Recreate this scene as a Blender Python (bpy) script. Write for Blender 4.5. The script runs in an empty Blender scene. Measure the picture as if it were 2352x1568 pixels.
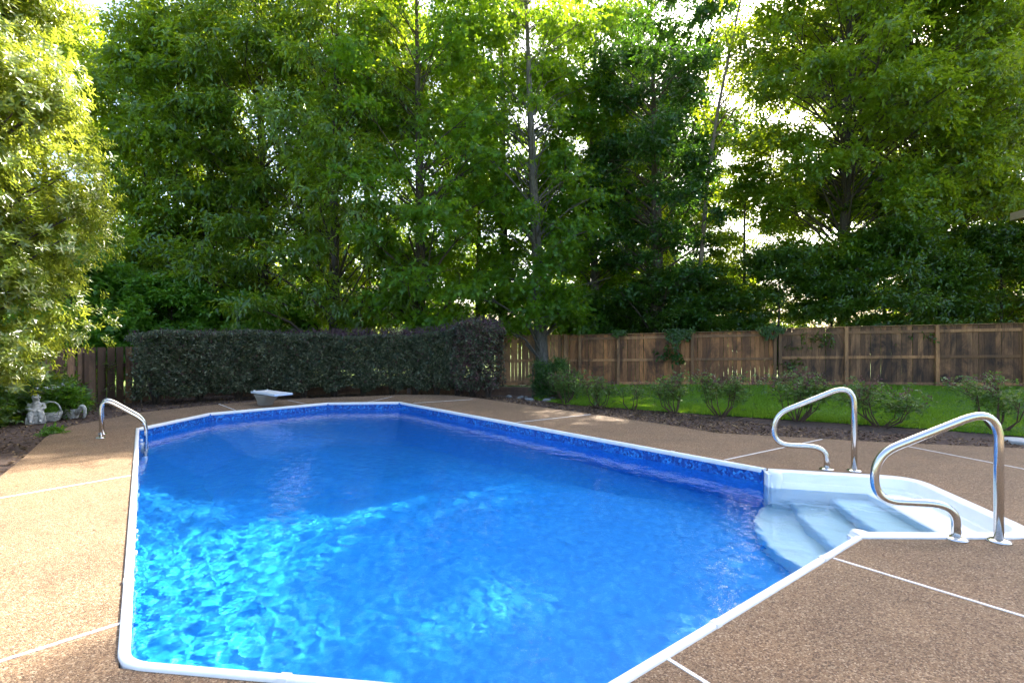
import bpy, bmesh, math, random
import numpy as np
from mathutils import Vector, Matrix
from mathutils.geometry import tessellate_polygon

# ------------------------------------------------------------------ camera, sky, sun, exposure
S = bpy.context.scene
col = S.collection
R = math.radians
CAM_H = 1.45
cam = bpy.data.objects.new('camera', bpy.data.cameras.new('camera')); col.objects.link(cam)
cam.location = (0, 0, CAM_H); cam.rotation_euler = (R(90), 0, 0)
cam.data.lens = 18.0; cam.data.sensor_width = 36.0; cam.data.clip_end = 4000; cam.data.clip_start = 0.05
S.camera = cam
SUN_AZ = R(34)          # 0 = straight ahead of the camera (+Y), negative = to the left
SUN_EL = R(42)
sun_dir = Vector((math.sin(SUN_AZ)*math.cos(SUN_EL), math.cos(SUN_AZ)*math.cos(SUN_EL), math.sin(SUN_EL)))
W = bpy.data.worlds.new('World'); S.world = W; W.use_nodes = True
wn = W.node_tree.nodes; wl = W.node_tree.links
sky = wn.new('ShaderNodeTexSky'); sky.sky_type = 'NISHITA'; sky.sun_disc = False
sky.sun_elevation = SUN_EL; sky.sun_rotation = SUN_AZ
sky.air_density = 1.0; sky.dust_density = 4.0; sky.ozone_density = 1.0
wn['Background'].inputs[1].default_value = 0.115
wl.new(sky.outputs[0], wn['Background'].inputs[0])
sun = bpy.data.objects.new('sun', bpy.data.lights.new('sun', 'SUN')); col.objects.link(sun)
sun.data.energy = 5.0; sun.data.angle = R(0.53); sun.data.color = (1.0, 0.93, 0.80)
sun.rotation_euler = sun_dir.to_track_quat('Z', 'Y').to_euler()
sun.location = sun_dir*60
sun.data.cycles.is_caustics_light = True
S.view_settings.view_transform = 'Standard'; S.view_settings.look = 'None'
S.view_settings.exposure = 2.55; S.view_settings.gamma = 1.0
S.render.engine = 'CYCLES'
S.cycles.use_denoising = True; S.cycles.denoising_prefilter = 'ACCURATE'
S.cycles.max_bounces = 8; S.cycles.transparent_max_bounces = 8
S.cycles.diffuse_bounces = 3; S.cycles.adaptive_threshold = 0.04; S.cycles.transmission_bounces = 4; S.cycles.glossy_bounces = 4
S.cycles.sample_clamp_indirect = 6.0

rnd = random.Random(11)
RNG = np.random.default_rng(5)

# ------------------------------------------------------------------ small helpers
def at(x, y, z=0.0):
    """a point of the 2352-wide photograph on the level z, in metres"""
    d = 1176.0*(CAM_H-z)/(y-784.0)
    return Vector(((x-1176.0)/1176.0*d, d, z))
def up(x, Y):
    return (x-1176.0)/1176.0*Y
def sstep(a, b, x):
    t = np.clip((x-a)/(b-a), 0, 1); return t*t*(3-2*t)
def gz(x, y):
    """height of the ground"""
    x = np.asarray(x, float); y = np.asarray(y, float)
    back = -0.06 - 0.13*sstep(12.5, 17, y) - 0.10*sstep(-8.5, -11, x)
    t = sstep(8, 16, y)
    right = -0.05*(1-t) + t*(-0.17+0.0215*(x-2.6))
    right = np.where(x > 16, -0.05*(1-t)+t*0.118, right)
    k = sstep(-2, 4, x)
    return back*(1-k) + right*k
def GZ(x, y): return float(gz(x, y))

def link(o, parent=None):
    col.objects.link(o)
    if parent is not None: o.parent = parent
    return o
def tag(o, label=None, cat=None, group=None, kind=None):
    if label: o['label'] = label
    if cat: o['category'] = cat
    if group: o['group'] = group
    if kind: o['kind'] = kind
    return o
def thing(name, label, cat, loc=(0, 0, 0), rz=0.0, group=None):
    o = bpy.data.objects.new(name, None); col.objects.link(o)
    o.location = loc; o.rotation_euler = (0, 0, rz); o.empty_display_size = 0.1
    return tag(o, label, cat, group)
def mesh(name, verts, faces, mat, smooth=False):
    me = bpy.data.meshes.new(name); me.from_pydata([tuple(v) for v in verts], [], faces)
    if mat: me.materials.append(mat)
    if smooth: me.polygons.foreach_set('use_smooth', [True]*len(me.polygons))
    me.update(); return me
def obj(name, me, parent=None, loc=None, rot=None):
    o = bpy.data.objects.new(name, me); link(o, parent)
    if loc is not None: o.location = loc
    if rot is not None: o.rotation_euler = rot
    return o
def np_mesh(name, V, F, mat, smooth=False):
    """V (n,3), F (m,k) arrays of equal-sided faces"""
    me = bpy.data.meshes.new(name)
    V = np.ascontiguousarray(V, dtype=np.float32); F = np.ascontiguousarray(F, dtype=np.int32)
    n, (m, k) = len(V), F.shape
    me.vertices.add(n); me.vertices.foreach_set('co', V.ravel())
    me.loops.add(m*k); me.loops.foreach_set('vertex_index', F.ravel())
    me.polygons.add(m); me.polygons.foreach_set('loop_start', np.arange(0, m*k, k, dtype=np.int32))
    if smooth: me.polygons.foreach_set('use_smooth', np.ones(m, dtype=bool))
    if mat: me.materials.append(mat)
    me.update(calc_edges=True); return me
class MB:
    """collects boxes, tubes, lathes and prisms into one mesh"""
    def __init__(s): s.v = []; s.f = []
    def add(s, vs, fs):
        n = len(s.v); s.v += [tuple(v) for v in vs]; s.f += [tuple(i+n for i in f) for f in fs]; return s
    def box(s, x0, x1, y0, y1, z0, z1, b=0.0):
        if b <= 0:
            vs = [(x, y, z) for z in (z0, z1) for y in (y0, y1) for x in (x0, x1)]
            return s.add(vs, [(0, 2, 3, 1), (4, 5, 7, 6), (0, 1, 5, 4), (2, 6, 7, 3), (0, 4, 6, 2), (1, 3, 7, 5)])
        bm = bmesh.new(); bmesh.ops.create_cube(bm, size=1)
        bmesh.ops.scale(bm, vec=(x1-x0, y1-y0, z1-z0), verts=bm.verts)
        bmesh.ops.translate(bm, vec=((x0+x1)/2, (y0+y1)/2, (z0+z1)/2), verts=bm.verts)
        bmesh.ops.bevel(bm, geom=bm.edges[:], offset=b, segments=2, affect='EDGES', profile=0.6)
        bm.verts.index_update()
        s.add([v.co[:] for v in bm.verts], [tuple(v.index for v in f.verts) for f in bm.faces]); bm.free(); return s
    def tube(s, pts, rad, n=8, cap=True):
        pts = [Vector(p) for p in pts]; m = len(pts)
        rad = rad if hasattr(rad, '__len__') else [rad]*m
        t0 = (pts[1]-pts[0]).normalized()
        ref = Vector((0, 0, 1)) if abs(t0.z) < 0.9 else Vector((1, 0, 0))
        a = t0.cross(ref).normalized(); vs = []; fs = []
        for i, p in enumerate(pts):
            t = (pts[min(i+1, m-1)]-pts[max(i-1, 0)]).normalized()
            a = (a - t*a.dot(t)).normalized(); b = t.cross(a)
            for j in range(n):
                w = 2*math.pi*j/n
                vs.append(p + (a*math.cos(w)+b*math.sin(w))*rad[i])
        for i in range(m-1):
            for j in range(n):
                k = (j+1) % n
                fs.append((i*n+j, i*n+k, (i+1)*n+k, (i+1)*n+j))
        if cap: fs.append(tuple(range(n-1, -1, -1))); fs.append(tuple(range((m-1)*n, m*n)))
        return s.add(vs, fs)
    def lathe(s, prof, n=24, c=(0, 0, 0), sx=1.0, sy=1.0):
        vs = []; fs = []; m = len(prof)
        for r, z in prof:
            for j in range(n):
                w = 2*math.pi*j/n; vs.append((c[0]+r*sx*math.cos(w), c[1]+r*sy*math.sin(w), c[2]+z))
        for i in range(m-1):
            for j in range(n):
                k = (j+1) % n; fs.append((i*n+j, i*n+k, (i+1)*n+k, (i+1)*n+j))
        fs.append(tuple(range(n-1, -1, -1))); fs.append(tuple(range((m-1)*n, m*n)))
        return s.add(vs, fs)
    def ell(s, c, r, n=14, m=9, rot=None):
        vs = []; fs = []
        for i in range(m+1):
            a = math.pi*i/m
            for j in range(n):
                w = 2*math.pi*j/n
                p = Vector((r[0]*math.sin(a)*math.cos(w), r[1]*math.sin(a)*math.sin(w), -r[2]*math.cos(a)))
                if rot is not None: p = rot @ p
                vs.append(p+Vector(c))
        for i in range(m):
            for j in range(n):
                k = (j+1) % n; fs.append((i*n+j, i*n+k, (i+1)*n+k, (i+1)*n+j))
        return s.add(vs, fs)
    def prism(s, poly, z0, z1):
        n = len(poly)
        vs = [(p[0], p[1], z0) for p in poly]+[(p[0], p[1], z1) for p in poly]
        fs = [tuple(range(n-1, -1, -1)), tuple(range(n, 2*n))]
        fs += [(i, (i+1) % n, n+(i+1) % n, n+i) for i in range(n)]
        return s.add(vs, fs)
    def me(s, name, mat, smooth=False): return mesh(name, s.v, s.f, mat, smooth)
    def build(s, name, mat, parent=None, smooth=False, loc=None, rot=None):
        return obj(name, s.me(name, mat, smooth), parent, loc, rot)
def fillet(pts, rads, n=8):
    """rounds the corners of an open polyline"""
    pts = [Vector(p) for p in pts]; out = [pts[0]]
    for i in range(1, len(pts)-1):
        p, a, b = pts[i], pts[i-1], pts[i+1]; r = rads[i-1]
        da = min(r, (a-p).length*0.499); db = min(r, (b-p).length*0.499)
        pa = p+(a-p).normalized()*da; pb = p+(b-p).normalized()*db
        for k in range(n+1):
            t = k/n; out.append(pa*(1-t)**2 + p*(2*t*(1-t)) + pb*t*t)
    out.append(pts[-1]); return out
def auto_smooth(o, ang=40):
    o.data.polygons.foreach_set('use_smooth', [True]*len(o.data.polygons))
    o.data.set_sharp_from_angle(angle=R(ang)); return o

# ------------------------------------------------------------------ materials
def mat(name):
    m = bpy.data.materials.new(name); m.use_nodes = True
    return m, m.node_tree.nodes, m.node_tree.links, m.node_tree.nodes['Principled BSDF']
def ramp(nd, stops, interp='LINEAR'):
    r = nd.new('ShaderNodeValToRGB'); r.color_ramp.interpolation = interp
    e = r.color_ramp.elements
    while len(e) < len(stops): e.new(0.5)
    for k, (p, c) in zip(e, stops): k.position = p; k.color = (*c, 1)
    return r
def noise(nd, ln, scale, detail=4, rough=0.55, vec=None, dist=0.0):
    n = nd.new('ShaderNodeTexNoise'); n.inputs['Scale'].default_value = scale
    n.inputs['Detail'].default_value = detail; n.inputs['Roughness'].default_value = rough
    n.inputs['Distortion'].default_value = dist
    if vec is not None: ln.new(vec, n.inputs['Vector'])
    return n
def pos(nd): return nd.new('ShaderNodeNewGeometry').outputs['Position']
def mixc(nd, ln, a, b, f, mode='MIX'):
    m = nd.new('ShaderNodeMix'); m.data_type = 'RGBA'; m.blend_type = mode
    for s, k in ((a, 6), (b, 7), (f, 0)):
        if hasattr(s, 'is_output'): ln.new(s, m.inputs[k])
        else: m.inputs[k].default_value = (*s, 1) if isinstance(s, tuple) else s
    return m.outputs[2]
def bump(nd, ln, h, strength, dist, bsdf):
    b = nd.new('ShaderNodeBump'); b.inputs['Strength'].default_value = strength; b.inputs['Distance'].default_value = dist
    ln.new(h, b.inputs['Height']); ln.new(b.outputs[0], bsdf.inputs['Normal'])
def leaf_mat(name, dark, mid, light, trans, tfac=0.42, rough=0.42, spec=0.5):
    m, nd, ln, b = mat(name)
    g = nd.new('ShaderNodeNewGeometry')
    r = ramp(nd, [(0.0, dark), (0.55, mid), (1.0, light)]); ln.new(g.outputs['Random Per Island'], r.inputs[0])
    big = noise(nd, ln, 0.42, 3, 0.6, g.outputs['Position'])
    c = mixc(nd, ln, r.outputs[0], (0.60, 0.62, 0.42), big.outputs[0], 'SOFT_LIGHT')
    oi = nd.new('ShaderNodeObjectInfo'); orr = ramp(nd, [(0.0, (0.80, 0.86, 0.9)), (0.5, (1, 1, 1)), (1.0, (1.22, 1.10, 0.9))]); ln.new(oi.outputs['Random'], orr.inputs[0])
    c = mixc(nd, ln, c, orr.outputs[0], 1.0, 'MULTIPLY')
    ln.new(c, b.inputs['Base Color']); b.inputs['Roughness'].default_value = rough
    b.inputs['Specular IOR Level'].default_value = spec
    t = nd.new('ShaderNodeBsdfTranslucent')
    tc = mixc(nd, ln, trans, c, 0.25); ln.new(tc, t.inputs[0])
    mx = nd.new('ShaderNodeMixShader'); mx.inputs[0].default_value = tfac
    ln.new(b.outputs[0], mx.inputs[1]); ln.new(t.outputs[0], mx.inputs[2])
    ln.new(mx.outputs[0], nd['Material Output'].inputs[0]); return m
M = {}
M['gum'] = leaf_mat('sweetgum leaf', (0.018, 0.070, 0.008), (0.040, 0.130, 0.012), (0.085, 0.20, 0.016), (0.48, 0.70, 0.02), 0.46)
M['ash'] = leaf_mat('ash leaf', (0.016, 0.060, 0.010), (0.035, 0.108, 0.014), (0.085, 0.185, 0.020), (0.54, 0.68, 0.02), 0.44, 0.32, 0.8)
M['oak'] = leaf_mat('oak leaf', (0.020, 0.068, 0.007), (0.045, 0.125, 0.010), (0.095, 0.20, 0.014), (0.55, 0.68, 0.018), 0.46, 0.34, 0.8)
M['dark'] = leaf_mat('ivy leaf', (0.008, 0.036, 0.008), (0.016, 0.060, 0.011), (0.036, 0.10, 0.015), (0.14, 0.32, 0.015), 0.30, 0.36)
M['laurel'] = leaf_mat('laurel leaf', (0.012, 0.046, 0.006), (0.028, 0.086, 0.008), (0.065, 0.155, 0.011), (0.32, 0.48, 0.015), 0.40, 0.34, 0.8)
M['gloss'] = leaf_mat('wax leaf', (0.045, 0.090, 0.016), (0.10, 0.165, 0.028), (0.20, 0.25, 0.05), (0.60, 0.66, 0.05), 0.40, 0.24, 1.0)
M['young'] = leaf_mat('young leaf', (0.024, 0.085, 0.012), (0.048, 0.145, 0.018), (0.10, 0.22, 0.025), (0.36, 0.66, 0.03), 0.44)
M['hedge'] = leaf_mat('hedge leaf', (0.018, 0.036, 0.026), (0.055, 0.082, 0.060), (0.19, 0.215, 0.175), (0.20, 0.22, 0.12), 0.24, 0.45, 0.5)
M['purple'] = leaf_mat('purple shoot', (0.05, 0.022, 0.040), (0.09, 0.045, 0.070), (0.14, 0.08, 0.11), (0.18, 0.08, 0.12), 0.3)
M['rose'] = leaf_mat('rose leaf', (0.03, 0.08, 0.022), (0.055, 0.125, 0.034), (0.10, 0.18, 0.05), (0.28, 0.42, 0.05), 0.4)
M['redtip'] = leaf_mat('rose red shoot', (0.08, 0.03, 0.045), (0.13, 0.055, 0.075), (0.19, 0.09, 0.10), (0.2, 0.06, 0.06), 0.3)
M['blade'] = leaf_mat('grass blade', (0.06, 0.15, 0.012), (0.105, 0.24, 0.016), (0.18, 0.33, 0.025), (0.38, 0.56, 0.03), 0.35, 0.5, 0.3)

def m_bark(name, a, b_):
    m, nd, ln, b = mat(name); p = pos(nd)
    mp = nd.new('ShaderNodeMapping'); mp.inputs['Scale'].default_value = (9, 9, 1.6); ln.new(p, mp.inputs[0])
    n = noise(nd, ln, 3.0, 6, 0.65, mp.outputs[0]); r = ramp(nd, [(0.3, a), (0.7, b_)]); ln.new(n.outputs[0], r.inputs[0])
    ln.new(r.outputs[0], b.inputs['Base Color']); b.inputs['Roughness'].default_value = 0.9
    bump(nd, ln, n.outputs[0], 0.8, 0.05, b); return m
M['bark'] = m_bark('dark bark', (0.035, 0.027, 0.022), (0.13, 0.105, 0.085))
M['barkg'] = m_bark('grey bark', (0.06, 0.054, 0.05), (0.19, 0.17, 0.155))
M['cane'] = m_bark('cane', (0.06, 0.035, 0.025), (0.15, 0.09, 0.06))
M['deadwood'] = m_bark('dead wood', (0.10, 0.075, 0.06), (0.25, 0.20, 0.17))

def m_deck():
    m, nd, ln, b = mat('exposed aggregate'); p = pos(nd)
    v = nd.new('ShaderNodeTexVoronoi'); v.inputs['Scale'].default_value = 135; ln.new(p, v.inputs['Vector'])
    sep = nd.new('ShaderNodeSeparateColor'); ln.new(v.outputs['Color'], sep.inputs[0])
    r = ramp(nd, [(0.0, (0.078, 0.045, 0.027)), (0.22, (0.152, 0.093, 0.054)), (0.55, (0.208, 0.131, 0.074)), (0.8, (0.255, 0.170, 0.100)), (0.96, (0.37, 0.28, 0.19))])
    ln.new(sep.outputs[0], r.inputs[0])
    v2 = nd.new('ShaderNodeTexVoronoi'); v2.inputs['Scale'].default_value = 260; ln.new(p, v2.inputs['Vector'])
    sep2 = nd.new('ShaderNodeSeparateColor'); ln.new(v2.outputs['Color'], sep2.inputs[0])
    r2 = ramp(nd, [(0.0, (0.62, 0.60, 0.58)), (0.5, (1.0, 0.98, 0.95)), (1.0, (1.25, 1.2, 1.1))]); ln.new(sep2.outputs[0], r2.inputs[0])
    c = mixc(nd, ln, r.outputs[0], r2.outputs[0], 0.75, 'MULTIPLY')
    big = noise(nd, ln, 1.3, 5, 0.6, p); rb = ramp(nd, [(0.25, (0.74, 0.74, 0.76)), (0.55, (1, 1, 1)), (0.8, (1.12, 1.06, 1.0))]); ln.new(big.outputs[0], rb.inputs[0])
    c = mixc(nd, ln, c, rb.outputs[0], 1.0, 'MULTIPLY')
    stain = noise(nd, ln, 5.5, 5, 0.7, p); rs = ramp(nd, [(0.30, (0.80, 0.78, 0.75)), (0.48, (1, 1, 1))]); ln.new(stain.outputs[0], rs.inputs[0])
    c = mixc(nd, ln, c, rs.outputs[0], 0.8, 'MULTIPLY')
    ln.new(c, b.inputs['Base Color']); b.inputs['Roughness'].default_value = 0.72; b.inputs['Specular IOR Level'].default_value = 0.35
    ad = nd.new('ShaderNodeMath'); ad.operation = 'ADD'; ln.new(v.outputs['Distance'], ad.inputs[0]); ln.new(v2.outputs['Distance'], ad.inputs[1])
    inv = nd.new('ShaderNodeMath'); inv.operation = 'MULTIPLY'; inv.inputs[1].default_value = -1; ln.new(ad.outputs[0], inv.inputs[0])
    bump(nd, ln, inv.outputs[0], 0.55, 0.006, b); return m
M['deck'] = m_deck()
def m_white(name, c=(0.80, 0.80, 0.79), rough=0.35, dirt=0.12, scale=6):
    m, nd, ln, b = mat(name); p = pos(nd)
    n = noise(nd, ln, scale, 5, 0.65, p); r = ramp(nd, [(0.3, tuple(x*(1-dirt) for x in c)), (0.6, c)]); ln.new(n.outputs[0], r.inputs[0])
    ln.new(r.outputs[0], b.inputs['Base Color']); b.inputs['Roughness'].default_value = rough; return m
M['coping'] = m_white('white coping', (0.80, 0.80, 0.78), 0.38, 0.08, 9)
M['fibre'] = m_white('white fibreglass', (0.86, 0.87, 0.88), 0.28, 0.05, 3)
M['strip'] = m_white('joint strip', (0.70, 0.69, 0.68), 0.6, 0.25, 12)
M['board'] = m_white('board paint', (0.58, 0.64, 0.72), 0.5, 0.1, 12)
M['basegrey'] = m_white('board base', (0.36, 0.34, 0.31), 0.5, 0.15, 8)
M['stone'] = m_white('cast stone', (0.50, 0.50, 0.48), 0.9, 0.6, 22)
M['rock'] = m_white('river rock', (0.22, 0.22, 0.215), 0.8, 0.45, 9)
M['lid'] = m_white('concrete lid', (0.45, 0.46, 0.46), 0.85, 0.35, 14)
def m_liner(band):
    m, nd, ln, b = mat('mosaic band' if band else 'blue liner'); p = pos(nd)
    if band:
        v = nd.new('ShaderNodeTexVoronoi'); v.inputs['Scale'].default_value = 34; ln.new(p, v.inputs['Vector'])
        sep = nd.new('ShaderNodeSeparateColor'); ln.new(v.outputs['Color'], sep.inputs[0])
    else:
        sep = noise(nd, ln, 13, 5, 0.7, p)
    if band: r = ramp(nd, [(0.0, (0.005, 0.035, 0.20)), (0.4, (0.008, 0.075, 0.34)), (0.75, (0.014, 0.14, 0.50)), (1.0, (0.04, 0.28, 0.66))])
    else: r = ramp(nd, [(0.25, (0.014, 0.22, 0.64)), (0.5, (0.026, 0.305, 0.77)), (0.7, (0.085, 0.42, 0.87))])
    ln.new(sep.outputs[0], r.inputs[0]); ln.new(r.outputs[0], b.inputs['Base Color'])
    b.inputs['Roughness'].default_value = 0.35; b.inputs['Specular IOR Level'].default_value = 0.3; return m
M['band'] = m_liner(True); M['liner'] = m_liner(False)
def m_water():
    m, nd, ln, b = mat('pool water'); nd.remove(b)
    rf = nd.new('ShaderNodeBsdfRefraction'); rf.inputs['Roughness'].default_value = 0.0; rf.inputs['IOR'].default_value = 1.333
    rf.inputs['Color'].default_value = (0.80, 0.97, 1.0, 1)
    gl = nd.new('ShaderNodeBsdfGlossy'); gl.inputs['Roughness'].default_value = 0.0; gl.inputs['Color'].default_value = (1, 1, 1, 1)
    fr = nd.new('ShaderNodeFresnel'); fr.inputs['IOR'].default_value = 1.333
    mx = nd.new('ShaderNodeMixShader'); ln.new(fr.outputs[0], mx.inputs[0]); ln.new(rf.outputs[0], mx.inputs[1]); ln.new(gl.outputs[0], mx.inputs[2])
    ln.new(mx.outputs[0], nd['Material Output'].inputs['Surface'])
    nz = noise(nd, ln, 15, 2, 0.5, pos(nd)); bp = nd.new('ShaderNodeBump'); bp.inputs['Strength'].default_value = 1.0; bp.inputs['Distance'].default_value = 0.0028
    ln.new(nz.outputs[0], bp.inputs['Height'])
    for q in (rf, gl, fr): ln.new(bp.outputs[0], q.inputs['Normal'])
    return m
M['water'] = m_water()
def m_steel():
    m, nd, ln, b = mat('stainless steel'); b.inputs['Metallic'].default_value = 1
    b.inputs['Base Color'].default_value = (0.66, 0.65, 0.63, 1)
    n = noise(nd, ln, 60, 3, 0.5, pos(nd)); mr = nd.new('ShaderNodeMapRange'); mr.inputs[3].default_value = 0.14; mr.inputs[4].default_value = 0.26
    ln.new(n.outputs[0], mr.inputs[0]); ln.new(mr.outputs[0], b.inputs['Roughness']); return m
M['steel'] = m_steel()
def m_wood(name, a, b_, dark, damt):
    m, nd, ln, b = mat(name)
    oi = nd.new('ShaderNodeObjectInfo'); p = pos(nd)
    tc = nd.new('ShaderNodeTexCoord'); ad = nd.new('ShaderNodeVectorMath'); ad.operation = 'ADD'
    mul = nd.new('ShaderNodeMath'); mul.operation = 'MULTIPLY'; mul.inputs[1].default_value = 37.0
    ln.new(oi.outputs['Random'], mul.inputs[0]); ln.new(tc.outputs['Object'], ad.inputs[0]); ln.new(mul.outputs[0], ad.inputs[1])
    mp = nd.new('ShaderNodeMapping'); mp.inputs['Scale'].default_value = (22, 22, 1.5); ln.new(ad.outputs[0], mp.inputs[0])
    n = noise(nd, ln, 2.0, 6, 0.7, mp.outputs[0], 0.4)
    r = ramp(nd, [(0.28, a), (0.72, b_)]); ln.new(n.outputs[0], r.inputs[0])
    rr = ramp(nd, [(0.0, (0.55, 0.52, 0.5)), (0.5, (1, 1, 1)), (1.0, (1.45, 1.35, 1.2))]); ln.new(oi.outputs['Random'], rr.inputs[0])
    c = mixc(nd, ln, r.outputs[0], rr.outputs[0], 1.0, 'MULTIPLY')
    mp2 = nd.new('ShaderNodeMapping'); mp2.inputs['Scale'].default_value = (1.6, 1.6, 0.75); ln.new(p, mp2.inputs[0])
    w = noise(nd, ln, 1.0, 5, 0.7, mp2.outputs[0], 0.6); rw = ramp(nd, [(0.5-damt*0.3, (0, 0, 0)), (0.62, (1, 1, 1))]); ln.new(w.outputs[0], rw.inputs[0])
    c = mixc(nd, ln, c, dark, rw.outputs[0])
    ln.new(c, b.inputs['Base Color']); b.inputs['Roughness'].default_value = 0.85
    bump(nd, ln, n.outputs[0], 0.5, 0.006, b); return m
M['wood_warm'] = m_wood('weathered cedar', (0.17, 0.066, 0.025), (0.42, 0.20, 0.08), (0.09, 0.042, 0.022), 0.2)
M['wood_dark'] = m_wood('stained cedar', (0.14, 0.066, 0.032), (0.38, 0.205, 0.10), (0.045, 0.026, 0.017), 0.4)
M['wood_left'] = m_wood('brown pine', (0.12, 0.070, 0.045), (0.26, 0.165, 0.105), (0.09, 0.056, 0.04), 0.15)
M['wood_rail'] = m_wood('cedar rail', (0.20, 0.098, 0.044), (0.43, 0.235, 0.11), (0.13, 0.072, 0.038), 0.15)
def m_soil(name, a, b_, c_, scale):
    m, nd, ln, b = mat(name); p = pos(nd)
    n = noise(nd, ln, scale, 8, 0.75, p); r = ramp(nd, [(0.3, a), (0.5, b_), (0.72, c_)]); ln.new(n.outputs[0], r.inputs[0])
    ln.new(r.outputs[0], b.inputs['Base Color']); b.inputs['Roughness'].default_value = 0.95
    bump(nd, ln, n.outputs[0], 0.8, 0.03, b); return m
M['mulch'] = m_soil('mulch', (0.025, 0.016, 0.013), (0.07, 0.044, 0.034), (0.15, 0.10, 0.075), 16)
M['chip'] = leaf_mat('bark chip', (0.035, 0.022, 0.017), (0.09, 0.055, 0.042), (0.26, 0.19, 0.14), (0.05, 0.03, 0.02), 0.02, 0.8, 0.2)
M['lawn'] = m_soil('lawn soil', (0.025, 0.065, 0.008), (0.045, 0.11, 0.012), (0.07, 0.15, 0.016), 9)
M['ground'] = m_soil('rough grass', (0.045, 0.07, 0.012), (0.09, 0.15, 0.015), (0.16, 0.23, 0.025), 0.9)
def m_flat(name, c, rough=0.6, metal=0.0):
    m, nd, ln, b = mat(name); p = pos(nd)
    n = noise(nd, ln, 7, 4, 0.6, p); r = ramp(nd, [(0.3, tuple(x*0.82 for x in c)), (0.7, c)]); ln.new(n.outputs[0], r.inputs[0])
    ln.new(r.outputs[0], b.inputs['Base Color']); b.inputs['Roughness'].default_value = rough; b.inputs['Metallic'].default_value = metal; return m
M['black'] = m_flat('black metal', (0.02, 0.02, 0.02), 0.5)
M['siding'] = m_flat('pale siding', (0.62, 0.58, 0.52), 0.8)
M['fascia'] = m_flat('tan fascia', (0.50, 0.36, 0.22), 0.7)
M['shingle'] = m_soil('roof shingle', (0.10, 0.08, 0.07), (0.16, 0.13, 0.11), (0.22, 0.18, 0.15), 12)
M['pane'] = m_flat('window pane', (0.05, 0.06, 0.07), 0.08)
M['pink'] = m_flat('pink petal', (0.60, 0.12, 0.16), 0.6)
def m_brick():
    m, nd, ln, b = mat('red brick'); tc = nd.new('ShaderNodeTexCoord'); t = nd.new('ShaderNodeTexBrick')
    mp = nd.new('ShaderNodeMapping'); mp.inputs['Rotation'].default_value = (R(90), 0, 0); ln.new(tc.outputs['Object'], mp.inputs[0])
    t.inputs['Scale'].default_value = 4.2; t.inputs['Color1'].default_value = (0.22, 0.10, 0.07, 1); t.inputs['Color2'].default_value = (0.15, 0.07, 0.055, 1)
    t.inputs['Mortar'].default_value = (0.35, 0.32, 0.29, 1); ln.new(mp.outputs[0], t.inputs[0])
    ln.new(t.outputs[0], b.inputs['Base Color']); b.inputs['Roughness'].default_value = 0.9; return m
M['brick'] = m_brick()

# ------------------------------------------------------------------ pool geometry in plan
pA, pB, pC, pD = (-1.75, 2.275), (-6.225, 8.483), (-6.09, 10.28), (-4.33, 12.03)
pE, pF, pG, pH = (-2.65, 12.18), (2.88, 5.80), (2.57, 3.765), (0.285, 2.02)
POOL = [pA, pB, pC, pD, pE, pF, pG, pH]          # clockwise seen from above
WATER_Z = -0.155
sn = Vector((0.988, -0.156, 0)); st = Vector((0.156, 0.988, 0))     # step unit: outward, along the cut
def SL(x, y, z=0.0): return Vector((pG[0], pG[1], 0)) + sn*x + st*y + Vector((0, 0, z))
STEP_OUT = fillet([SL(0, 2.04), SL(1.42, 1.90), SL(1.36, 0.20), SL(0, 0.0)], [0.32, 0.30], 10)
def ccw_round(poly, r, n=6):
    out = []; m = len(poly)
    for i in range(m):
        p, a, b = Vector(poly[i]), Vector(poly[i-1]), Vector(poly[(i+1) % m])
        pa = p+(a-p).normalized()*r; pb = p+(b-p).normalized()*r
        for k in range(n+1):
            t = k/n; out.append(pa*(1-t)**2+p*(2*t*(1-t))+pb*t*t)
    return out
def inset_poly(poly, d):
    """moves each edge of a clockwise polygon inward by d"""
    m = len(poly); out = []
    for i in range(m):
        p = Vector(poly[i][:2]); a = Vector(poly[i-1][:2]); b = Vector(poly[(i+1) % m][:2])
        e1 = (p-a).normalized(); e2 = (b-p).normalized()
        n1 = Vector((e1.y, -e1.x)); n2 = Vector((e2.y, -e2.x))
        bis = (n1+n2).normalized(); out.append(p+bis*(d/max(0.3, bis.dot(n1))))
    return out

# ground: one sheet to the horizon, with the pool and its deck left open in the middle
DECK = [at(*q).xy for q in ((58.6, 1046.5), (102.5, 1005.6), (123, 991), (164, 977.7), (223, 966), (322, 947), (504, 928), (674, 916), (829, 910), (920, 906),
        (1034, 907), (1092, 913), (1225, 932), (1353.6, 950), (1529.4, 974.8), (1646.6, 993.8), (1837.5, 1004), (1985, 1013), (2352, 1029))]
DECK = [Vector((-5.3, -3)), Vector((-5.15, 2.5)), Vector((-5.2, 4.6)), Vector((-5.5, 5.5))] + DECK + [Vector((8.6, 6.6)), Vector((9.5, 5.5)), Vector((9.5, -3))]
CEN = Vector((-0.6, 6.0))
def ray_poly(poly, c, ang):
    d = Vector((math.cos(ang), math.sin(ang))); best = 0
    for i in range(len(poly)):
        a = Vector(poly[i]); b = Vector(poly[(i+1) % len(poly)]); e = b-a
        den = d.x*e.y-d.y*e.x
        if abs(den) < 1e-9: continue
        w = a-c; t = (w.x*e.y-w.y*e.x)/den; u = (w.x*d.y-w.y*d.x)/den
        if t > 0 and -1e-6 <= u <= 1+1e-6: best = max(best, t)
    return best
NA = 240
angs = [2*math.pi*i/NA for i in range(NA)]
drad = [ray_poly(DECK, CEN, a) for a in angs]
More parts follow.
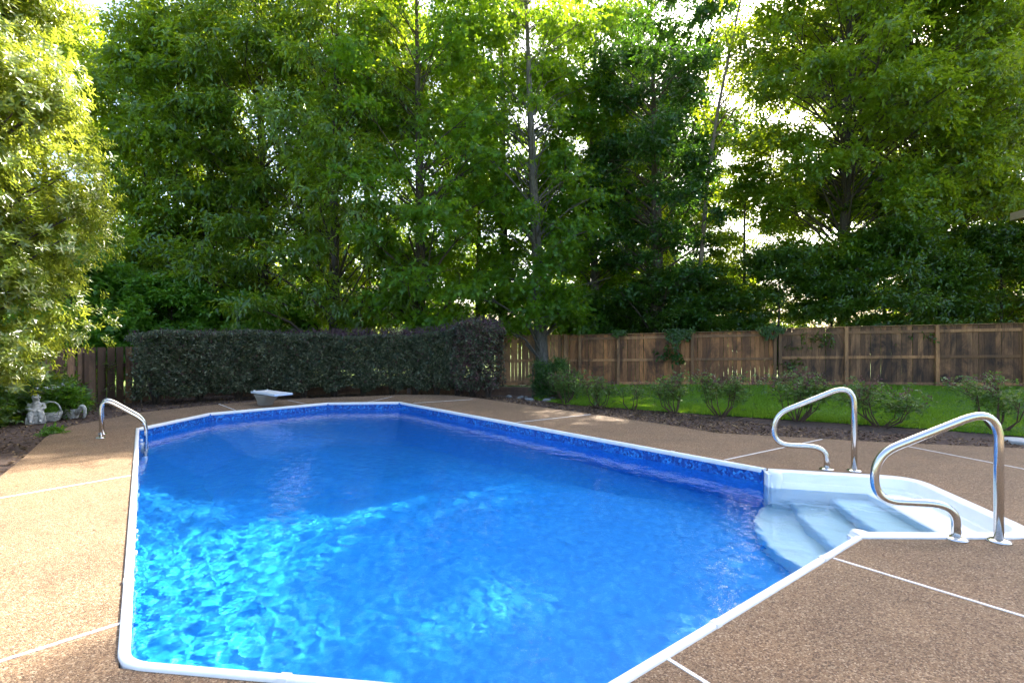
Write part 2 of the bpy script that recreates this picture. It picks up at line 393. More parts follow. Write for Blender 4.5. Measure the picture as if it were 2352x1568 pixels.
def ring_sheet(name, offs, dz, material, jit=0.0):
    vs = []; fs = []
    for k, o in enumerate(offs):
        for i, a in enumerate(angs):
            r = max(0.3, drad[i]+o) if o < 100 else o
            x = CEN.x+math.cos(a)*r; y = CEN.y+math.sin(a)*r
            vs.append((x, y, GZ(x, y)+dz+(rnd.uniform(-jit, jit) if 0 < k < len(offs)-1 else 0)))
    for k in range(len(offs)-1):
        for i in range(NA):
            j = (i+1) % NA; fs.append((k*NA+i, (k+1)*NA+i, (k+1)*NA+j, k*NA+j))
    return mesh(name, vs, fs, material, True)
g = obj('ground', ring_sheet('ground', [-0.3, 0, 0.5, 1, 2, 3, 4.5, 6, 8, 11, 15, 22, 35, 60, 120, 400, 2500], 0, M['ground']))
tag(g, 'rough grassy ground reaching out under the trees', None, None, 'structure')
mulch = obj('mulch_bed', ring_sheet('mulch_bed', [-0.12, 0.0, 0.15, 0.35, 0.6, 0.9, 1.3, 1.8, 2.4, 3.0, 3.6, 4.2], 0.014, M['mulch'], 0.012))
tag(mulch, 'dark bark mulch bed running round the deck edge', None, None, 'structure')

# deck: slab with the pool opening
def deck_build():
    inner = [Vector(p) for p in POOL[:6]] + [v.xy for v in STEP_OUT[1:-1]] + [Vector(p) for p in POOL[6:]]
    inner = inset_poly(inner, 0.0)
    outer = DECK
    vs = [Vector((p.x, p.y, 0)) for p in outer]+[Vector((p.x, p.y, 0)) for p in inner]
    tris = tessellate_polygon([[v for v in vs[:len(outer)]], [v for v in vs[len(outer):]]])
    fs = []
    for t in tris:
        a, b, c = (vs[i] for i in t)
        fs.append(tuple(t) if (b-a).cross(c-a).z > 0 else tuple(reversed(t)))
    n = len(vs); no = len(outer); ni = len(inner)
    vs2 = vs+[Vector((v.x, v.y, -0.12)) for v in vs]
    for i in range(no): fs.append((i, (i+1) % no, n+(i+1) % no, n+i))
    for i in range(ni):
        a, b = no+i, no+(i+1) % ni; fs.append((b, a, n+a, n+b))
    return mesh('pool_deck', vs2, fs, M['deck'])
deck = obj('pool_deck', deck_build()); tag(deck, 'brown exposed aggregate concrete deck around the pool', None, None, 'structure')
for a, b in (((-60, 1154), (299, 1092)), ((-40, 1531), (284, 1429)), ((503, 927.6), (541, 942)), ((662, 919), (709, 929)),
             ((846, 923), (901, 910.5)), ((950, 925.6), (1085, 917)), ((1187, 969.8), (1356, 951.5)), ((1664, 1056), (1888, 1008.5)),
             ((2085, 1024.8), (2420, 1090)), ((1914, 1281.5), (2420, 1436)), ((1533, 1512), (1700, 1616))):
    A, B = at(*a), at(*b); d = (B-A).normalized(); s = Vector((-d.y, d.x, 0))*0.010
    b_ = MB(); b_.add([A-s+Vector((0, 0, -0.01)), B-s+Vector((0, 0, -0.01)), B+s+Vector((0, 0, -0.01)), A+s+Vector((0, 0, -0.01)),
                       A-s+Vector((0, 0, 0.004)), B-s+Vector((0, 0, 0.004)), B+s+Vector((0, 0, 0.004)), A+s+Vector((0, 0, 0.004))],
                      [(4, 5, 6, 7), (0, 1, 5, 4), (2, 3, 7, 6), (1, 2, 6, 5), (3, 0, 4, 7)])
    b_.build('expansion_joint', M['strip'], deck)

# ------------------------------------------------------------------ the pool
pool = thing('swimming_pool', 'blue vinyl lined swimming pool with clipped corners and white coping', 'swimming pool', (0, 0, 0))
def receiver(o): o.cycles.is_caustics_receiver = True; return o
PIN = inset_poly(POOL, 0.0)
def floor_z(x, y):
    # long axis from the shallow (near right) end to the deep (far left) end
    t = (x-1.43)*(-0.60)+(y-2.9)*0.80
    return -1.08-1.25*float(sstep(3.6, 6.2, t))+0.35*float(sstep(8.2, 10.2, t))
def liner():
    vs = []; fs = []
    ring = ccw_round(inset_poly(POOL, 0.028), 0.10, 5); n = len(ring)
    # the band and the wall
    for z in (0.0, -0.165):
        for p in ring: vs.append((p.x, p.y, z))
    fb = [(i, (i+1) % n, n+(i+1) % n, n+i) for i in range(n)]
    # the opening of the step: no wall there
    G2, F2 = Vector(pG), Vector(pF); dgf = (F2-G2).normalized()
    def is_step(i):
        m = (Vector(ring[i])+Vector(ring[(i+1) % n]))/2
        return abs((m-G2).x*dgf.y-(m-G2).y*dgf.x) < 0.05 and 0.05 < (m-G2).dot(dgf) < (F2-G2).length-0.05
    fb = [f for i, f in enumerate(fb) if not is_step(i)]
    band = mesh('liner_band', vs, fb, M['band'], True)
    vs = []; fs = []
    c = Vector((sum(p.x for p in ring)/n, sum(p.y for p in ring)/n))
    for p in ring: vs.append((p.x, p.y, -0.165))
    for p in ring: vs.append((p.x, p.y, max(floor_z(p.x, p.y), -1.25)))
    fs = [(i, (i+1) % n, n+(i+1) % n, n+i) for i in range(n) if not is_step(i)]
    fr = (1.0, 0.9, 0.8, 0.7, 0.55, 0.4, 0.2)
    base = n
    for k, f in enumerate(fr):
        if k == 0: continue
        for p in ring:
            q = c+(p-c)*f; zz = floor_z(q.x, q.y); w = min(1, (1-f)/0.28); edge = max(floor_z(p.x, p.y), -1.25)
            vs.append((q.x, q.y, edge+(zz-edge)*w if zz < edge else zz))
        b2 = base+n if k > 1 else base+n
        fs += [(base+i, base+(i+1) % n, b2+(i+1) % n, b2+i) for i in range(n)]
        base = b2
    vs.append((c.x, c.y, floor_z(c.x, c.y)))
    fs += [(base+i, base+(i+1) % n, len(vs)-1) for i in range(n)]
    return band, mesh('liner', vs, fs, M['liner'], True)
bm_, lm_ = liner()
receiver(auto_smooth(obj('liner_band', bm_, pool), 30)); receiver(auto_smooth(obj('liner', lm_, pool), 30))
# coping: one bullnose length per side, mitred at the corners
CPROF = [(-0.006, -0.03), (-0.006, 0.008), (-0.001, 0.016), (0.024, 0.020), (0.035, 0.016), (0.042, 0.004), (0.042, -0.020), (0.036, -0.036), (0.024, -0.040)]
def coping_path(pts, prev, nxt):
    """one bullnose length along a polyline; mitred towards the points before and after it"""
    pts = [Vector(p[:2]) for p in pts]; ext = [Vector(prev)]+pts+[Vector(nxt)]; vs = []; fs = []; n = len(CPROF)
    for i in range(1, len(ext)-1):
        e1 = (ext[i]-ext[i-1]).normalized(); e2 = (ext[i+1]-ext[i]).normalized(); n1 = Vector((e1.y, -e1.x)); n2 = Vector((e2.y, -e2.x)); mm = (n1+n2).normalized(); mm /= max(0.5, mm.dot(n1))
        for o, z in CPROF: q = ext[i]+mm*o; vs.append((q.x, q.y, z))
    k = len(pts)
    for i in range(k-1): fs += [(i*n+j, i*n+j+1, (i+1)*n+j+1, (i+1)*n+j) for j in range(n-1)]
    fs += [tuple(range(n-1, -1, -1)), tuple(range((k-1)*n, k*n))]
    o = obj('coping', mesh('coping', vs, fs, M['coping']), pool); auto_smooth(o, 50); receiver(o)
m = len(POOL)
corner = [v.xy for v in fillet([Vector((*pH, 0)), Vector((*pA, 0)), Vector((*pB, 0))], [0.13], 8)]
coping_path(corner, pG, pC)
for i in (1, 2, 3, 4, 6): coping_path([POOL[i], POOL[(i+1) % m]], POOL[i-1], POOL[(i+2) % m])
# rounded white cover at the near left corner and clips over the joints
def clip(a, b, t):
    a, b = Vector((*a, 0)), Vector((*b, 0)); e = (b-a).normalized(); nin = Vector((e.y, -e.x, 0)); c = a+(b-a)*t
    vs = []; n = len(CPROF)
    for s in (-0.022, 0.022):
        for o, z in CPROF:
            k = 1.0
            vs.append(c+e*s+nin*(o+(0.003 if o > 0.02 else -0.003))+Vector((0, 0, z+0.004)))
    fs = [(k, k+1, n+k+1, n+k) for k in range(n-1)]+[tuple(range(n-1, -1, -1)), tuple(range(n, 2*n))]
    o = obj('coping_clip', mesh('coping_clip', [tuple(v) for v in vs], fs, M['coping']), pool); auto_smooth(o, 50)
clip(pG, pH, 0.665); clip(pG, pH, 0.215); clip(pE, pF, 0.55); clip(pE, pF, 0.86); clip(pA, pB, 0.13); clip(pA, pB, 0.62); clip(pB, pC, 0.5); clip(pC, pD, 0.3); clip(pH, pA, 0.62)

# step unit: moulded shell and treads
su = obj('step_unit', None, pool)
def step_shell():
    prof = [(0.0, -0.03), (0.0, 0.012), (0.015, 0.022), (0.085, 0.022), (0.105, 0.012), (0.120, -0.020), (0.128, -0.088), (0.148, -0.094), (0.160, -0.110), (0.185, -0.30), (0.20, -1.02)]
    P = [v.xy for v in STEP_OUT]; n = len(P); vs = []; fs = []; k = len(prof)
    for i in range(n):
        e1 = (P[i]-P[max(i-1, 0)]); e2 = (P[min(i+1, n-1)]-P[i])
        e1 = e1.normalized() if e1.length > 1e-9 else e2.normalized(); e2 = e2.normalized() if e2.length > 1e-9 else e1
        n1 = Vector((e1.y, -e1.x)); n2 = Vector((e2.y, -e2.x)); mm = (n1+n2).normalized(); mm /= max(0.5, mm.dot(n1))
        for o, z in prof:
            q = P[i]+mm*o; vs.append((q.x, q.y, z))
    for i in range(n-1):
        for j in range(k-1): fs.append((i*k+j, i*k+j+1, (i+1)*k+j+1, (i+1)*k+j))
    # the ends turn back to the pool wall
    return vs, fs
v_, f_ = step_shell(); o = obj('shell', mesh('shell', v_, f_, M['fibre']), su); auto_smooth(o, 35); receiver(o)
for yc in (1.945, 0.095):      # rounded noses where shell, coping and wall meet
    c_ = SL(0.045, yc); b_ = MB().lathe([(0.095, -1.05), (0.095, -0.03), (0.090, 0.0), (0.075, 0.016), (0.05, 0.023), (0.0, 0.024)], 28, (c_.x, c_.y, 0), 0.75, 1.0)
    o = b_.build('end_nose', M['fibre'], su); receiver(auto_smooth(o, 50))
for y0, y1 in ((1.90, 2.10), (-0.07, 0.12)):      # white strips closing the shell against the wall
    b_ = MB(); b_.prism([(q.x, q.y) for q in (SL(-0.045, y0), SL(0.05, y0), SL(0.05, y1), SL(-0.045, y1))], -1.05, -0.012); receiver(b_.build('corner_strip', M['fibre'], su))
for xf, z, bulge in ((0.90, -0.135, 0.0), (0.56, -0.36, 0.06), (0.20, -0.64, 0.12), (-0.16, -0.86, 0.20)):
    ys = [0.05+1.94*k/14 for k in range(15)]
    front = [SL(xf-bulge*math.sin(math.pi*k/14), ys[k]) for k in range(15)]
    if xf < 0: front = [SL(xf*(math.sin(math.pi*k/14)**0.5)-0.02-bulge*math.sin(math.pi*k/14), ys[k]) for k in range(15)]
    poly = [(p.x, p.y) for p in front]+[(SL(1.33, 1.99).x, SL(1.33, 1.99).y), (SL(1.33, 0.05).x, SL(1.33, 0.05).y)]
    b_ = MB(); b_.prism(poly, z-0.27, z)
    o = b_.build('tread', M['fibre'], su); receiver(o)
    bv = o.modifiers.new('bevel', 'BEVEL'); bv.width = 0.045; bv.segments = 4; bv.limit_method = 'ANGLE'; bv.angle_limit = R(60)
    auto_smooth(o, 40)
# white wall fittings on the long side
for t in (0.245, 0.315):
    a = Vector((*pA, 0)); b = Vector((*pB, 0)); e = (b-a).normalized(); nn = Vector((e.y, -e.x, 0)); c = a+(b-a)*t+Vector((0, 0, -0.125))
    b_ = MB(); b_.tube([c-nn*0.01, c+nn*0.012, c+nn*0.014, c+nn*0.055], [0.035, 0.035, 0.016, 0.014], 12); b_.build('wall_fitting', M['coping'], pool, True)

# water: a real rippled surface
def water():
    ux, uy = Vector((0.80, 0.60)), Vector((-0.60, 0.80)); o = Vector((0.285, 2.02))
    poly = inset_poly(POOL, -0.03)
    sp = [SL(-0.05, 0.05).xy, SL(-0.05, 1.99).xy, SL(0.95, 1.9).xy, SL(0.95, 0.12).xy]
    step = 0.020
    pu = [(Vector(p)-o).dot(ux) for p in poly]+[(p-o).dot(ux) for p in sp]; pv = [(Vector(p)-o).dot(uy) for p in poly]+[(p-o).dot(uy) for p in sp]
    us = np.arange(min(pu)-0.1, max(pu)+0.1, step); vsn = np.arange(min(pv)-0.1, max(pv)+0.1, step)
    U, Vv = np.meshgrid(us, vsn); X = o.x+U*ux.x+Vv*uy.x; Y = o.y+U*ux.y+Vv*uy.y
    H = np.zeros_like(X); r = np.random.default_rng(21)
    for k in range(90):
        lam = 0.07*(4.6**r.random()); a = r.normal(0.35, 0.9) if k % 3 else r.uniform(0, 6.28); q = 2*math.pi/lam
        amp = 0.00072*lam**1.0*r.uniform(0.5, 1.2)
        wx, wy = r.uniform(-0.6, 0.6, 2)
        H += amp*np.sin(q*(math.cos(a)*X+math.sin(a)*Y)+r.uniform(0, 6.28)+0.7*np.sin(1.7*wx*X+2.1*wy*Y+r.uniform(0, 6)))
    def inside(pl):
        res = np.zeros(X.shape, bool); n = len(pl); j = n-1
        for i in range(n):
            xi, yi = pl[i][0], pl[i][1]; xj, yj = pl[j][0], pl[j][1]
            c = ((yi > Y) != (yj > Y)) & (X < (xj-xi)*(Y-yi)/(yj-yi+1e-12)+xi); res ^= c; j = i
        return res
    ins = inside([tuple(p) for p in poly]) | inside([tuple(p) for p in sp])
    ny, nx = X.shape; idx = np.arange(nx*ny).reshape(ny, nx)
    keep = ins[:-1, :-1] | ins[1:, :-1] | ins[:-1, 1:] | ins[1:, 1:]
    F = np.stack([idx[:-1, :-1], idx[:-1, 1:], idx[1:, 1:], idx[1:, :-1]], -1)[keep]
    used = np.unique(F); remap = -np.ones(nx*ny, int); remap[used] = np.arange(len(used))
    P = np.stack([X.ravel(), Y.ravel(), WATER_Z+H.ravel()], 1)[used]
    return np_mesh('water', P, remap[F], M['water'], True)
wat = obj('water', water()); tag(wat, 'clear rippled blue water filling the pool', None, None, 'structure'); wat.cycles.is_caustics_caster = True

# ------------------------------------------------------------------ foliage tools
def unit(a): return a/np.maximum(1e-9, np.linalg.norm(a, axis=-1, keepdims=True))
def leaf_geo(P, D, N, L, Wd, fold=0.25):
    """kite leaves: base P, axis D, normal N, length L, width Wd"""
    D = unit(D); Sd = unit(np.cross(D, N)); N = np.cross(Sd, D); L = L[:, None]; Wd = Wd[:, None]
    mid = P+D*L*0.42+N*Wd*fold
    tip = P+D*L-N*L*0.10
    V = np.stack([P, mid+Sd*Wd*0.5, tip, mid-Sd*Wd*0.5], 1).reshape(-1, 3)
    i = np.arange(len(P))[:, None]*4
    F = np.concatenate([i+np.array([[0, 1, 2]]), i+np.array([[0, 2, 3]])])
    return V, F
STAR = [(0.0, 0.0), (0.34, -0.16), (0.26, 0.22), (0.62, 0.42), (0.20, 0.50), (0.0, 1.0), (-0.20, 0.50), (-0.62, 0.42), (-0.26, 0.22), (-0.34, -0.16)]
def star_geo(P, D, N, L):
    D = unit(D); Sd = unit(np.cross(D, N)); N = np.cross(Sd, D); L = L[:, None, None]
    uv = np.array(STAR)
    V = P[:, None]+(Sd[:, None]*uv[None, :, :1]+D[:, None]*uv[None, :, 1:])*L
    V += N[:, None]*L*(np.abs(uv[None, :, :1])*0.28-uv[None, :, 1:]**2*0.18)
    i = np.arange(len(P))[:, None]*10
    F = np.concatenate([i+np.array([[0, 1, 2]]), i+np.array([[2, 3, 4]]), i+np.array([[4, 5, 6]]), i+np.array([[6, 7, 8]]), i+np.array([[8, 9, 0]]),
                        i+np.array([[0, 2, 8]]), i+np.array([[2, 4, 8]]), i+np.array([[4, 6, 8]])])
    return V.reshape(-1, 3), F
def sprays(r, C, RAD, n, per, step, droop=0.25, flat=0.6, shell=0.55):
    """twigs through a set of clumps (C centres, RAD radii); leaves along each twig. returns leaf base, axis, normal"""
    k = r.integers(0, len(C), n) if RAD is None else r.choice(len(C), n, p=(RAD.prod(1)**0.75)/(RAD.prod(1)**0.75).sum())
    d = unit(r.normal(size=(n, 3))*np.array([1, 1, 0.85])); rad = r.random(n)**shell
    p = C[k]+d*RAD[k]*rad[:, None]
    tw = unit(d*0.8+r.normal(size=(n, 3))*0.55+np.array([0, 0, -droop]))
    nn = unit(np.array([0, 0, 1.0])*flat*1.3+d*0.35+r.normal(size=(n, 3))*0.38)
    sd = unit(np.cross(tw, nn))
    j = np.arange(per)-(per-1)/2
    P = p[:, None]+tw[:, None]*(j*step)[None, :, None]
    sgn = np.where(np.arange(per) % 2, 1.0, -1.0)
    D = tw[:, None]*0.6+sd[:, None]*sgn[None, :, None]*0.8+r.normal(size=(n, per, 3))*0.25
    D[:, -1] = tw
    D = D+np.array([0, 0, -droop*0.8])
    N = nn[:, None]+r.normal(size=(n, per, 3))*0.35
    return P.reshape(-1, 3), D.reshape(-1, 3), N.reshape(-1, 3)

def tree_parts(seed, H, zb, Rc, nclump, leaf, nleaf, L, Wd, trunk_r, profile='round', clump=(0.55, 1.15), droop=0.25, lean=(0, 0), mat_leaf='gum', mat_bark='bark', fork=0):
    """returns (trunk mesh, limb mesh, crown mesh), rooted at the origin"""
    r = np.random.default_rng(seed)
    def axis(z):
        t = z/H; return np.array([lean[0]*t+0.12*math.sin(3.1*t+seed), lean[1]*t+0.12*math.cos(2.3*t+seed*2)-0.12*math.cos(seed*2), z])
    t = r.random(nclump); t = np.sort(t)
    zc = zb+(H-zb)*t
    prof = {'round': np.sin(np.pi*np.clip(0.12+0.83*t, 0, 1))**0.7, 'cone': (1.02-t)**0.75, 'column': 0.75+0.25*np.sin(np.pi*t), 'wide': np.clip(1.15-t, 0.2, 1)**0.5}[profile]
    a = r.random(nclump)*2*np.pi+np.arange(nclump)*2.4; rr = Rc*prof*np.sqrt(0.10+0.90*r.random(nclump))
    AX = np.array([axis(z) for z in zc])
    C = AX+np.stack([np.cos(a)*rr, np.sin(a)*rr, np.zeros(nclump)], 1)
    RAD = r.uniform(clump[0], clump[1], (nclump, 1))*np.array([[1.0, 1.0, 0.45]])*r.uniform(0.8, 1.25, (nclump, 3))
    tk = MB(); zs = np.linspace(-0.3, H*0.93, 14)
    tk.tube([axis(max(z, 0))*np.array([1, 1, 0])+np.array([0, 0, z]) for z in zs], [trunk_r*(1.25 if z < 0.05 else 1.0)*(1-0.86*max(z, 0)/H) for z in zs], 10)
    lb = MB()
    for c in range(nclump):
        z0 = max(0.8, zc[c]-rr[c]*r.uniform(0.35, 0.75)-0.2); p0 = axis(min(z0, H*0.9)); p2 = C[c]
        p1 = p0*0.5+p2*0.5+np.array([r.normal()*0.12, r.normal()*0.12, 0.10*rr[c]])
        w = max(0.008, trunk_r*0.20*(1-0.7*z0/H)*min(1.0, rr[c]/Rc+0.3))
        if c % 3 == 0: w *= 1.5
        lb.tube([p0, p0*0.75+p1*0.25, p1, p2*0.6+p1*0.4, p2], [w, w*0.85, w*0.65, w*0.45, w*0.2], 5, False)
        for q in range(2):
            e = C[c]+r.normal(size=3)*RAD[c]*0.6; lb.tube([p1*0.4+p2*0.6, e], [w*0.4, 0.006], 4, False)
    if leaf == 'star':
        per = 5; P, D, N = sprays(r, C, RAD, nleaf//per, per, L*0.75, droop); n = len(P)
        V, F = star_geo(P, D, N, L*r.uniform(0.7, 1.15, n))
    else:
        per = 7; P, D, N = sprays(r, C, RAD, nleaf//per, per, L*0.42, droop); n = len(P)
        V, F = leaf_geo(P, D, N, L*r.uniform(0.75, 1.2, n), Wd*r.uniform(0.8, 1.15, n))
    return tk.me('trunk', M[mat_bark], True), lb.me('limbs', M[mat_bark], True), np_mesh('crown', V, F, M[mat_leaf])
def plant(name, parts, label, cat, x, y, rz=0.0, sc=1.0, sz=None, group=None, names=('trunk', 'limbs', 'crown')):
    t = thing(name, label, cat, (x, y, GZ(x, y)), rz, group); t.scale = (sc, sc, sz or sc)
    for nm, me in zip(names, parts):
        if me is not None:
            q_ = obj(nm, me, t)
            if nm not in ('trunk', 'stem'): q_['kind'] = 'stuff'
    return t

# ------------------------------------------------------------------ trees beyond the fences
gum1 = tree_parts(1, 15.3, 1.3, 2.9, 125, 'star', 27000, 0.15, 0, 0.24, 'column', (0.6, 1.05), 0.35, (0.1, 0), 'gum', 'bark')
gum2 = tree_parts(2, 15.8, 2.0, 2.7, 120, 'star', 26000, 0.15, 0, 0.27, 'column', (0.55, 1.0), 0.35, (-0.4, 0), 'gum', 'barkg')
ash1 = tree_parts(3, 13.5, 1.2, 3.6, 105, 'kite', 40000, 0.20, 0.070, 0.21, 'wide', (0.65, 1.1), 0.34, (0.3, 0), 'ash', 'bark')
oak1 = tree_parts(29, 21.0, 4.2, 5.0, 300, 'kite', 98000, 0.17, 0.10, 0.24, 'round', (0.65, 1.2), 0.2, (0.3, 0), 'oak', 'bark')
oak2 = tree_parts(6, 11.5, 1.2, 2.9, 80, 'kite', 26000, 0.165, 0.098, 0.13, 'wide', (0.55, 1.0), 0.2, (0.2, 0.1), 'oak', 'bark')
ivy1 = tree_parts(7, 13.2, 1.0, 2.4, 110, 'kite', 38000, 0.145, 0.10, 0.33, 'column', (0.55, 1.0), 0.15, (0.0, 0), 'dark', 'bark')
thin1 = tree_parts(8, 12.0, 1.6, 2.2, 58, 'kite', 18000, 0.15, 0.092, 0.11, 'column', (0.55, 0.95), 0.2, (0.3, 0), 'oak', 'bark')
far1 = tree_parts(9, 15.0, 1.0, 4.2, 100, 'kite', 24000, 0.25, 0.16, 0.25, 'wide', (0.8, 1.4), 0.2, (0, 0), 'oak', 'bark')
G1 = 'trees along the back of the yard'
def tv(name, parts, label, vx, Y, rz=0.0, sc=1.0, sz=None, group=G1): return plant(name, parts, label, 'tree', up(vx, Y), Y, rz, sc, sz, group)
tv('sweetgum_tree', gum1, 'star-leaved tree with a thick dark trunk rising behind the middle of the hedge', 955, 18.2, 0.3)
tv('sweetgum_tree', gum2, 'tall star-leaved tree with a pale grey trunk just past the hedge\'s tall end', 1240, 19.0, 0.0)
tv('sweetgum_tree', gum1, 'slimmer star-leaved tree between the dark trunk and the pale grey trunk', 1098, 22.0, 2.1, 0.66, 0.62)
tv('sweetgum_tree', gum2, 'star-leaved tree between the pale grey trunk and the ivy-covered trunk', 1372, 22.0, 1.2, 0.9, 0.78)
tv('ash_tree', ash1, 'big drooping narrow-leaved tree overhanging the diving board end of the hedge', 768, 18.6, 0.0, 1.05, 1.22)
tv('ash_tree', ash1, 'drooping narrow-leaved tree above the middle left of the hedge', 605, 19.4, 4.0, 1.1, 1.2)
tv('ash_tree', ash1, 'sunlit narrow-leaved tree rising over the hedge\'s left corner', 480, 20.0, 2.4, 1.0, 1.2)
tv('oak_tree', oak2, 'broad-leaved tree with a thin trunk left of the hedge corner', 390, 18.8, 0.5, 1.05, 1.2)
tv('oak_tree', thin1, 'thin-trunked tree standing between the glossy evergreen and the hedge corner', 318, 18.5, 0.0, 1.0, 1.1)
tv('oak_tree', thin1, 'thin-trunked tree half hidden by the glossy evergreen', 245, 19.5, 2.0, 1.1, 1.12)
tv('oak_tree', oak2, 'tall broad tree showing above the glossy evergreen', 120, 20.0, 3.0, 1.2, 1.25)
tv('ivy_clad_tree', ivy1, 'dark ivy-covered tall tree right of the pale grey trunk', 1500, 20.0, 0.0, 1.0, 1.0)
tv('ivy_clad_tree', ivy1, 'taller dark tree rising straight behind the ivy-covered trunk', 1535, 28.5, 1.9, 1.45, 1.55)
tv('oak_tree', oak1, 'large spreading yellow-green tree with twin stems above the right fence', 1938, 20.0, 0.4, 1.0, 1.0)
tv('oak_tree', oak1, 'large spreading tree at the far right above the fence', 2100, 20.5, 2.2, 0.8, 0.96)
tv('oak_tree', oak2, 'broad tree at the right edge just behind the house eave', 2310, 21.5, 2.7, 1.25, 1.35)
tv('oak_tree', oak2, 'low yellow-green tree below the open patch of sky', 1715, 20.5, 1.4, 0.85, 0.74)
tv('oak_tree', oak1, 'tree filling in between the two spreading trees on the right', 2160, 23.5, 3.3, 0.95, 1.1)
tv('oak_tree', oak2, 'tree with bright leaves just left of the ivy-covered trunk', 1430, 25.0, 0.2, 1.0, 1.1)
tv('ash_tree', ash1, 'narrow-leaved tree standing behind the thick dark trunk', 845, 23.5, 5.0, 1.0, 1.35)
tv('sweetgum_tree', gum1, 'star-leaved tree behind and just right of the thick dark trunk', 1030, 25.0, 5.2, 1.05, 1.15)
tv('sweetgum_tree', gum2, 'star-leaved tree far behind, right of the pale grey trunk', 1340, 25.0, 3.6, 1.15, 1.2)
tv('sweetgum_tree', gum1, 'star-leaved tree just left of the pale grey trunk and behind it', 1150, 22.5, 0.9, 1.0, 1.1)
FARL = ['distant tree seen through the gap behind the low yellow-green tree', 'distant tree behind the glossy evergreen', 'distant tree behind the thin trunks on the left',
        'distant tree behind the hedge\'s left half', 'distant tree behind the drooping tree by the diving board', 'distant tree behind the thick dark trunk',
        'distant tree behind the pale grey trunk', 'distant tree behind the ivy-covered trunk', 'distant tree behind the twin-stemmed tree', 'distant tree behind the far right tree']
for i, (vx, Y, sc, sz) in enumerate(((1705, 46, 0.9, 0.5), (90, 36, 1, 0.6), (330, 37, 1, 0.5), (520, 40, 1, 0.55), (700, 38, 1.05, 0.5), (880, 44, 1.0, 0.45), (1240, 48, 1.0, 0.5),
                                     (1530, 40, 0.95, 0.5), (1930, 40, 1.1, 0.55), (2240, 38, 1.1, 0.6))):
    plant('distant_tree', far1, FARL[i], 'tree', up(vx, Y), Y, 0.7*i, sc, sz, 'distant trees beyond the yard')
# leaning dead trunk
dt = thing('dead_tree', 'bare leaning dead trunk against the open patch of sky', 'dead tree', (up(1590, 19.6), 19.6, GZ(7, 19.6)), 0)
b_ = MB(); pts = [(0, 0, -0.2), (0.28, 0, 4), (0.62, 0, 8), (1.0, 0, 10.5), (1.8, 0.1, 14.2), (2.4, 0.1, 17)]
b_.tube(pts, [0.10, 0.09, 0.075, 0.06, 0.04, 0.02], 8); b_.build('trunk', M['deadwood'], dt, True)
for i in range(16):
    z = rnd.uniform(8, 16.2); k = z/18; x = float(np.interp(z, [0, 4, 8, 10.5, 14.2, 17], [0, 0.28, 0.62, 1.0, 1.8, 2.4])); sg = rnd.choice((-1, 1)); l = rnd.uniform(0.8, 2.4)
    MB().tube([(x, 0, z), (x+sg*l*0.35, rnd.uniform(-.4, .4), z+l*0.5), (x+sg*l*0.5, rnd.uniform(-.6, .6), z+l)], [0.03, 0.02, 0.006], 5, False).build('branch', M['deadwood'], dt, True)

# understory shrubs behind the right fence
lau1 = tree_parts(12, 4.2, 0.5, 1.75, 60, 'kite', 22000, 0.115, 0.058, 0.06, 'wide', (0.4, 0.75), 0.05, (0, 0), 'laurel', 'bark')
lau2 = tree_parts(13, 3.6, 0.4, 1.6, 55, 'kite', 20000, 0.115, 0.058, 0.06, 'wide', (0.4, 0.7), 0.05, (0.2, 0), 'laurel', 'bark')
def fence_y(x): return 19.70-0.305*x
LAB = ['dark laurel bush over the picket section of fence', 'dark laurel bush over the first warm brown fence panel', 'dark laurel bush below the ivy-covered trunk', 'dense laurel bush over the stained fence panel with the hanging vine',
       'dense laurel bush below the low yellow-green tree', 'dense laurel bush behind the stepped fence post', 'tall laurel bush below the twin-stemmed tree', 'tall laurel bush over the right-hand fence panels', 'tall laurel bush at the far right end of the fence', 'laurel bush in the corner by the house eave']
for i, (x, dy, sc, sz) in enumerate(((3.0, 1.8, .85, .85), (4.6, 2.0, 1, .95), (6.3, 1.7, 1.05, 1.05), (8.0, 2.1, 1.1, 1.05), (9.7, 1.8, 1.1, 1.15), (11.4, 2.2, 1.1, 1.2), (13.2, 1.9, 1.2, 1.3), (15.0, 2.1, 1.1, 1.2), (17.4, 3.6, 1.2, 1.3))):
    plant('laurel_bush', (lau1, lau2)[i % 2], LAB[i], 'bush', x, fence_y(x)+dy+0.35, 1.3*i, sc, sz, 'laurel bushes behind the right fence', ('stem', 'branches', 'foliage'))
# young leafy bush hanging over the left fence, and fillers behind the hedge
young = tree_parts(15, 4.6, 0.9, 1.6, 60, 'kite', 15000, 0.13, 0.09, 0.06, 'round', (0.35, 0.75), 0.35, (0, 0), 'young', 'bark')
LAB = ['bright leafy young tree overhanging the left board fence', 'leafy bush beside the bright young tree, above the hedge\'s left end', 'leafy bush behind the left part of the hedge', 'leafy bush behind the diving board', 'leafy bush behind the glossy evergreen']
for i, (vx, Y, sc, sz) in enumerate(((290, 15.6, 1.0, 0.86), (405, 16.2, 0.95, 0.8), (520, 17.0, 0.95, 0.72), (640, 18.6, 0.95, 0.75), (180, 15.0, 1.1, 0.95))):
    plant('young_tree', young, LAB[i], 'young tree', up(vx, Y), Y, 1.9*i, sc, sz, 'leafy young trees behind the left fence', ('stem', 'branches', 'foliage'))

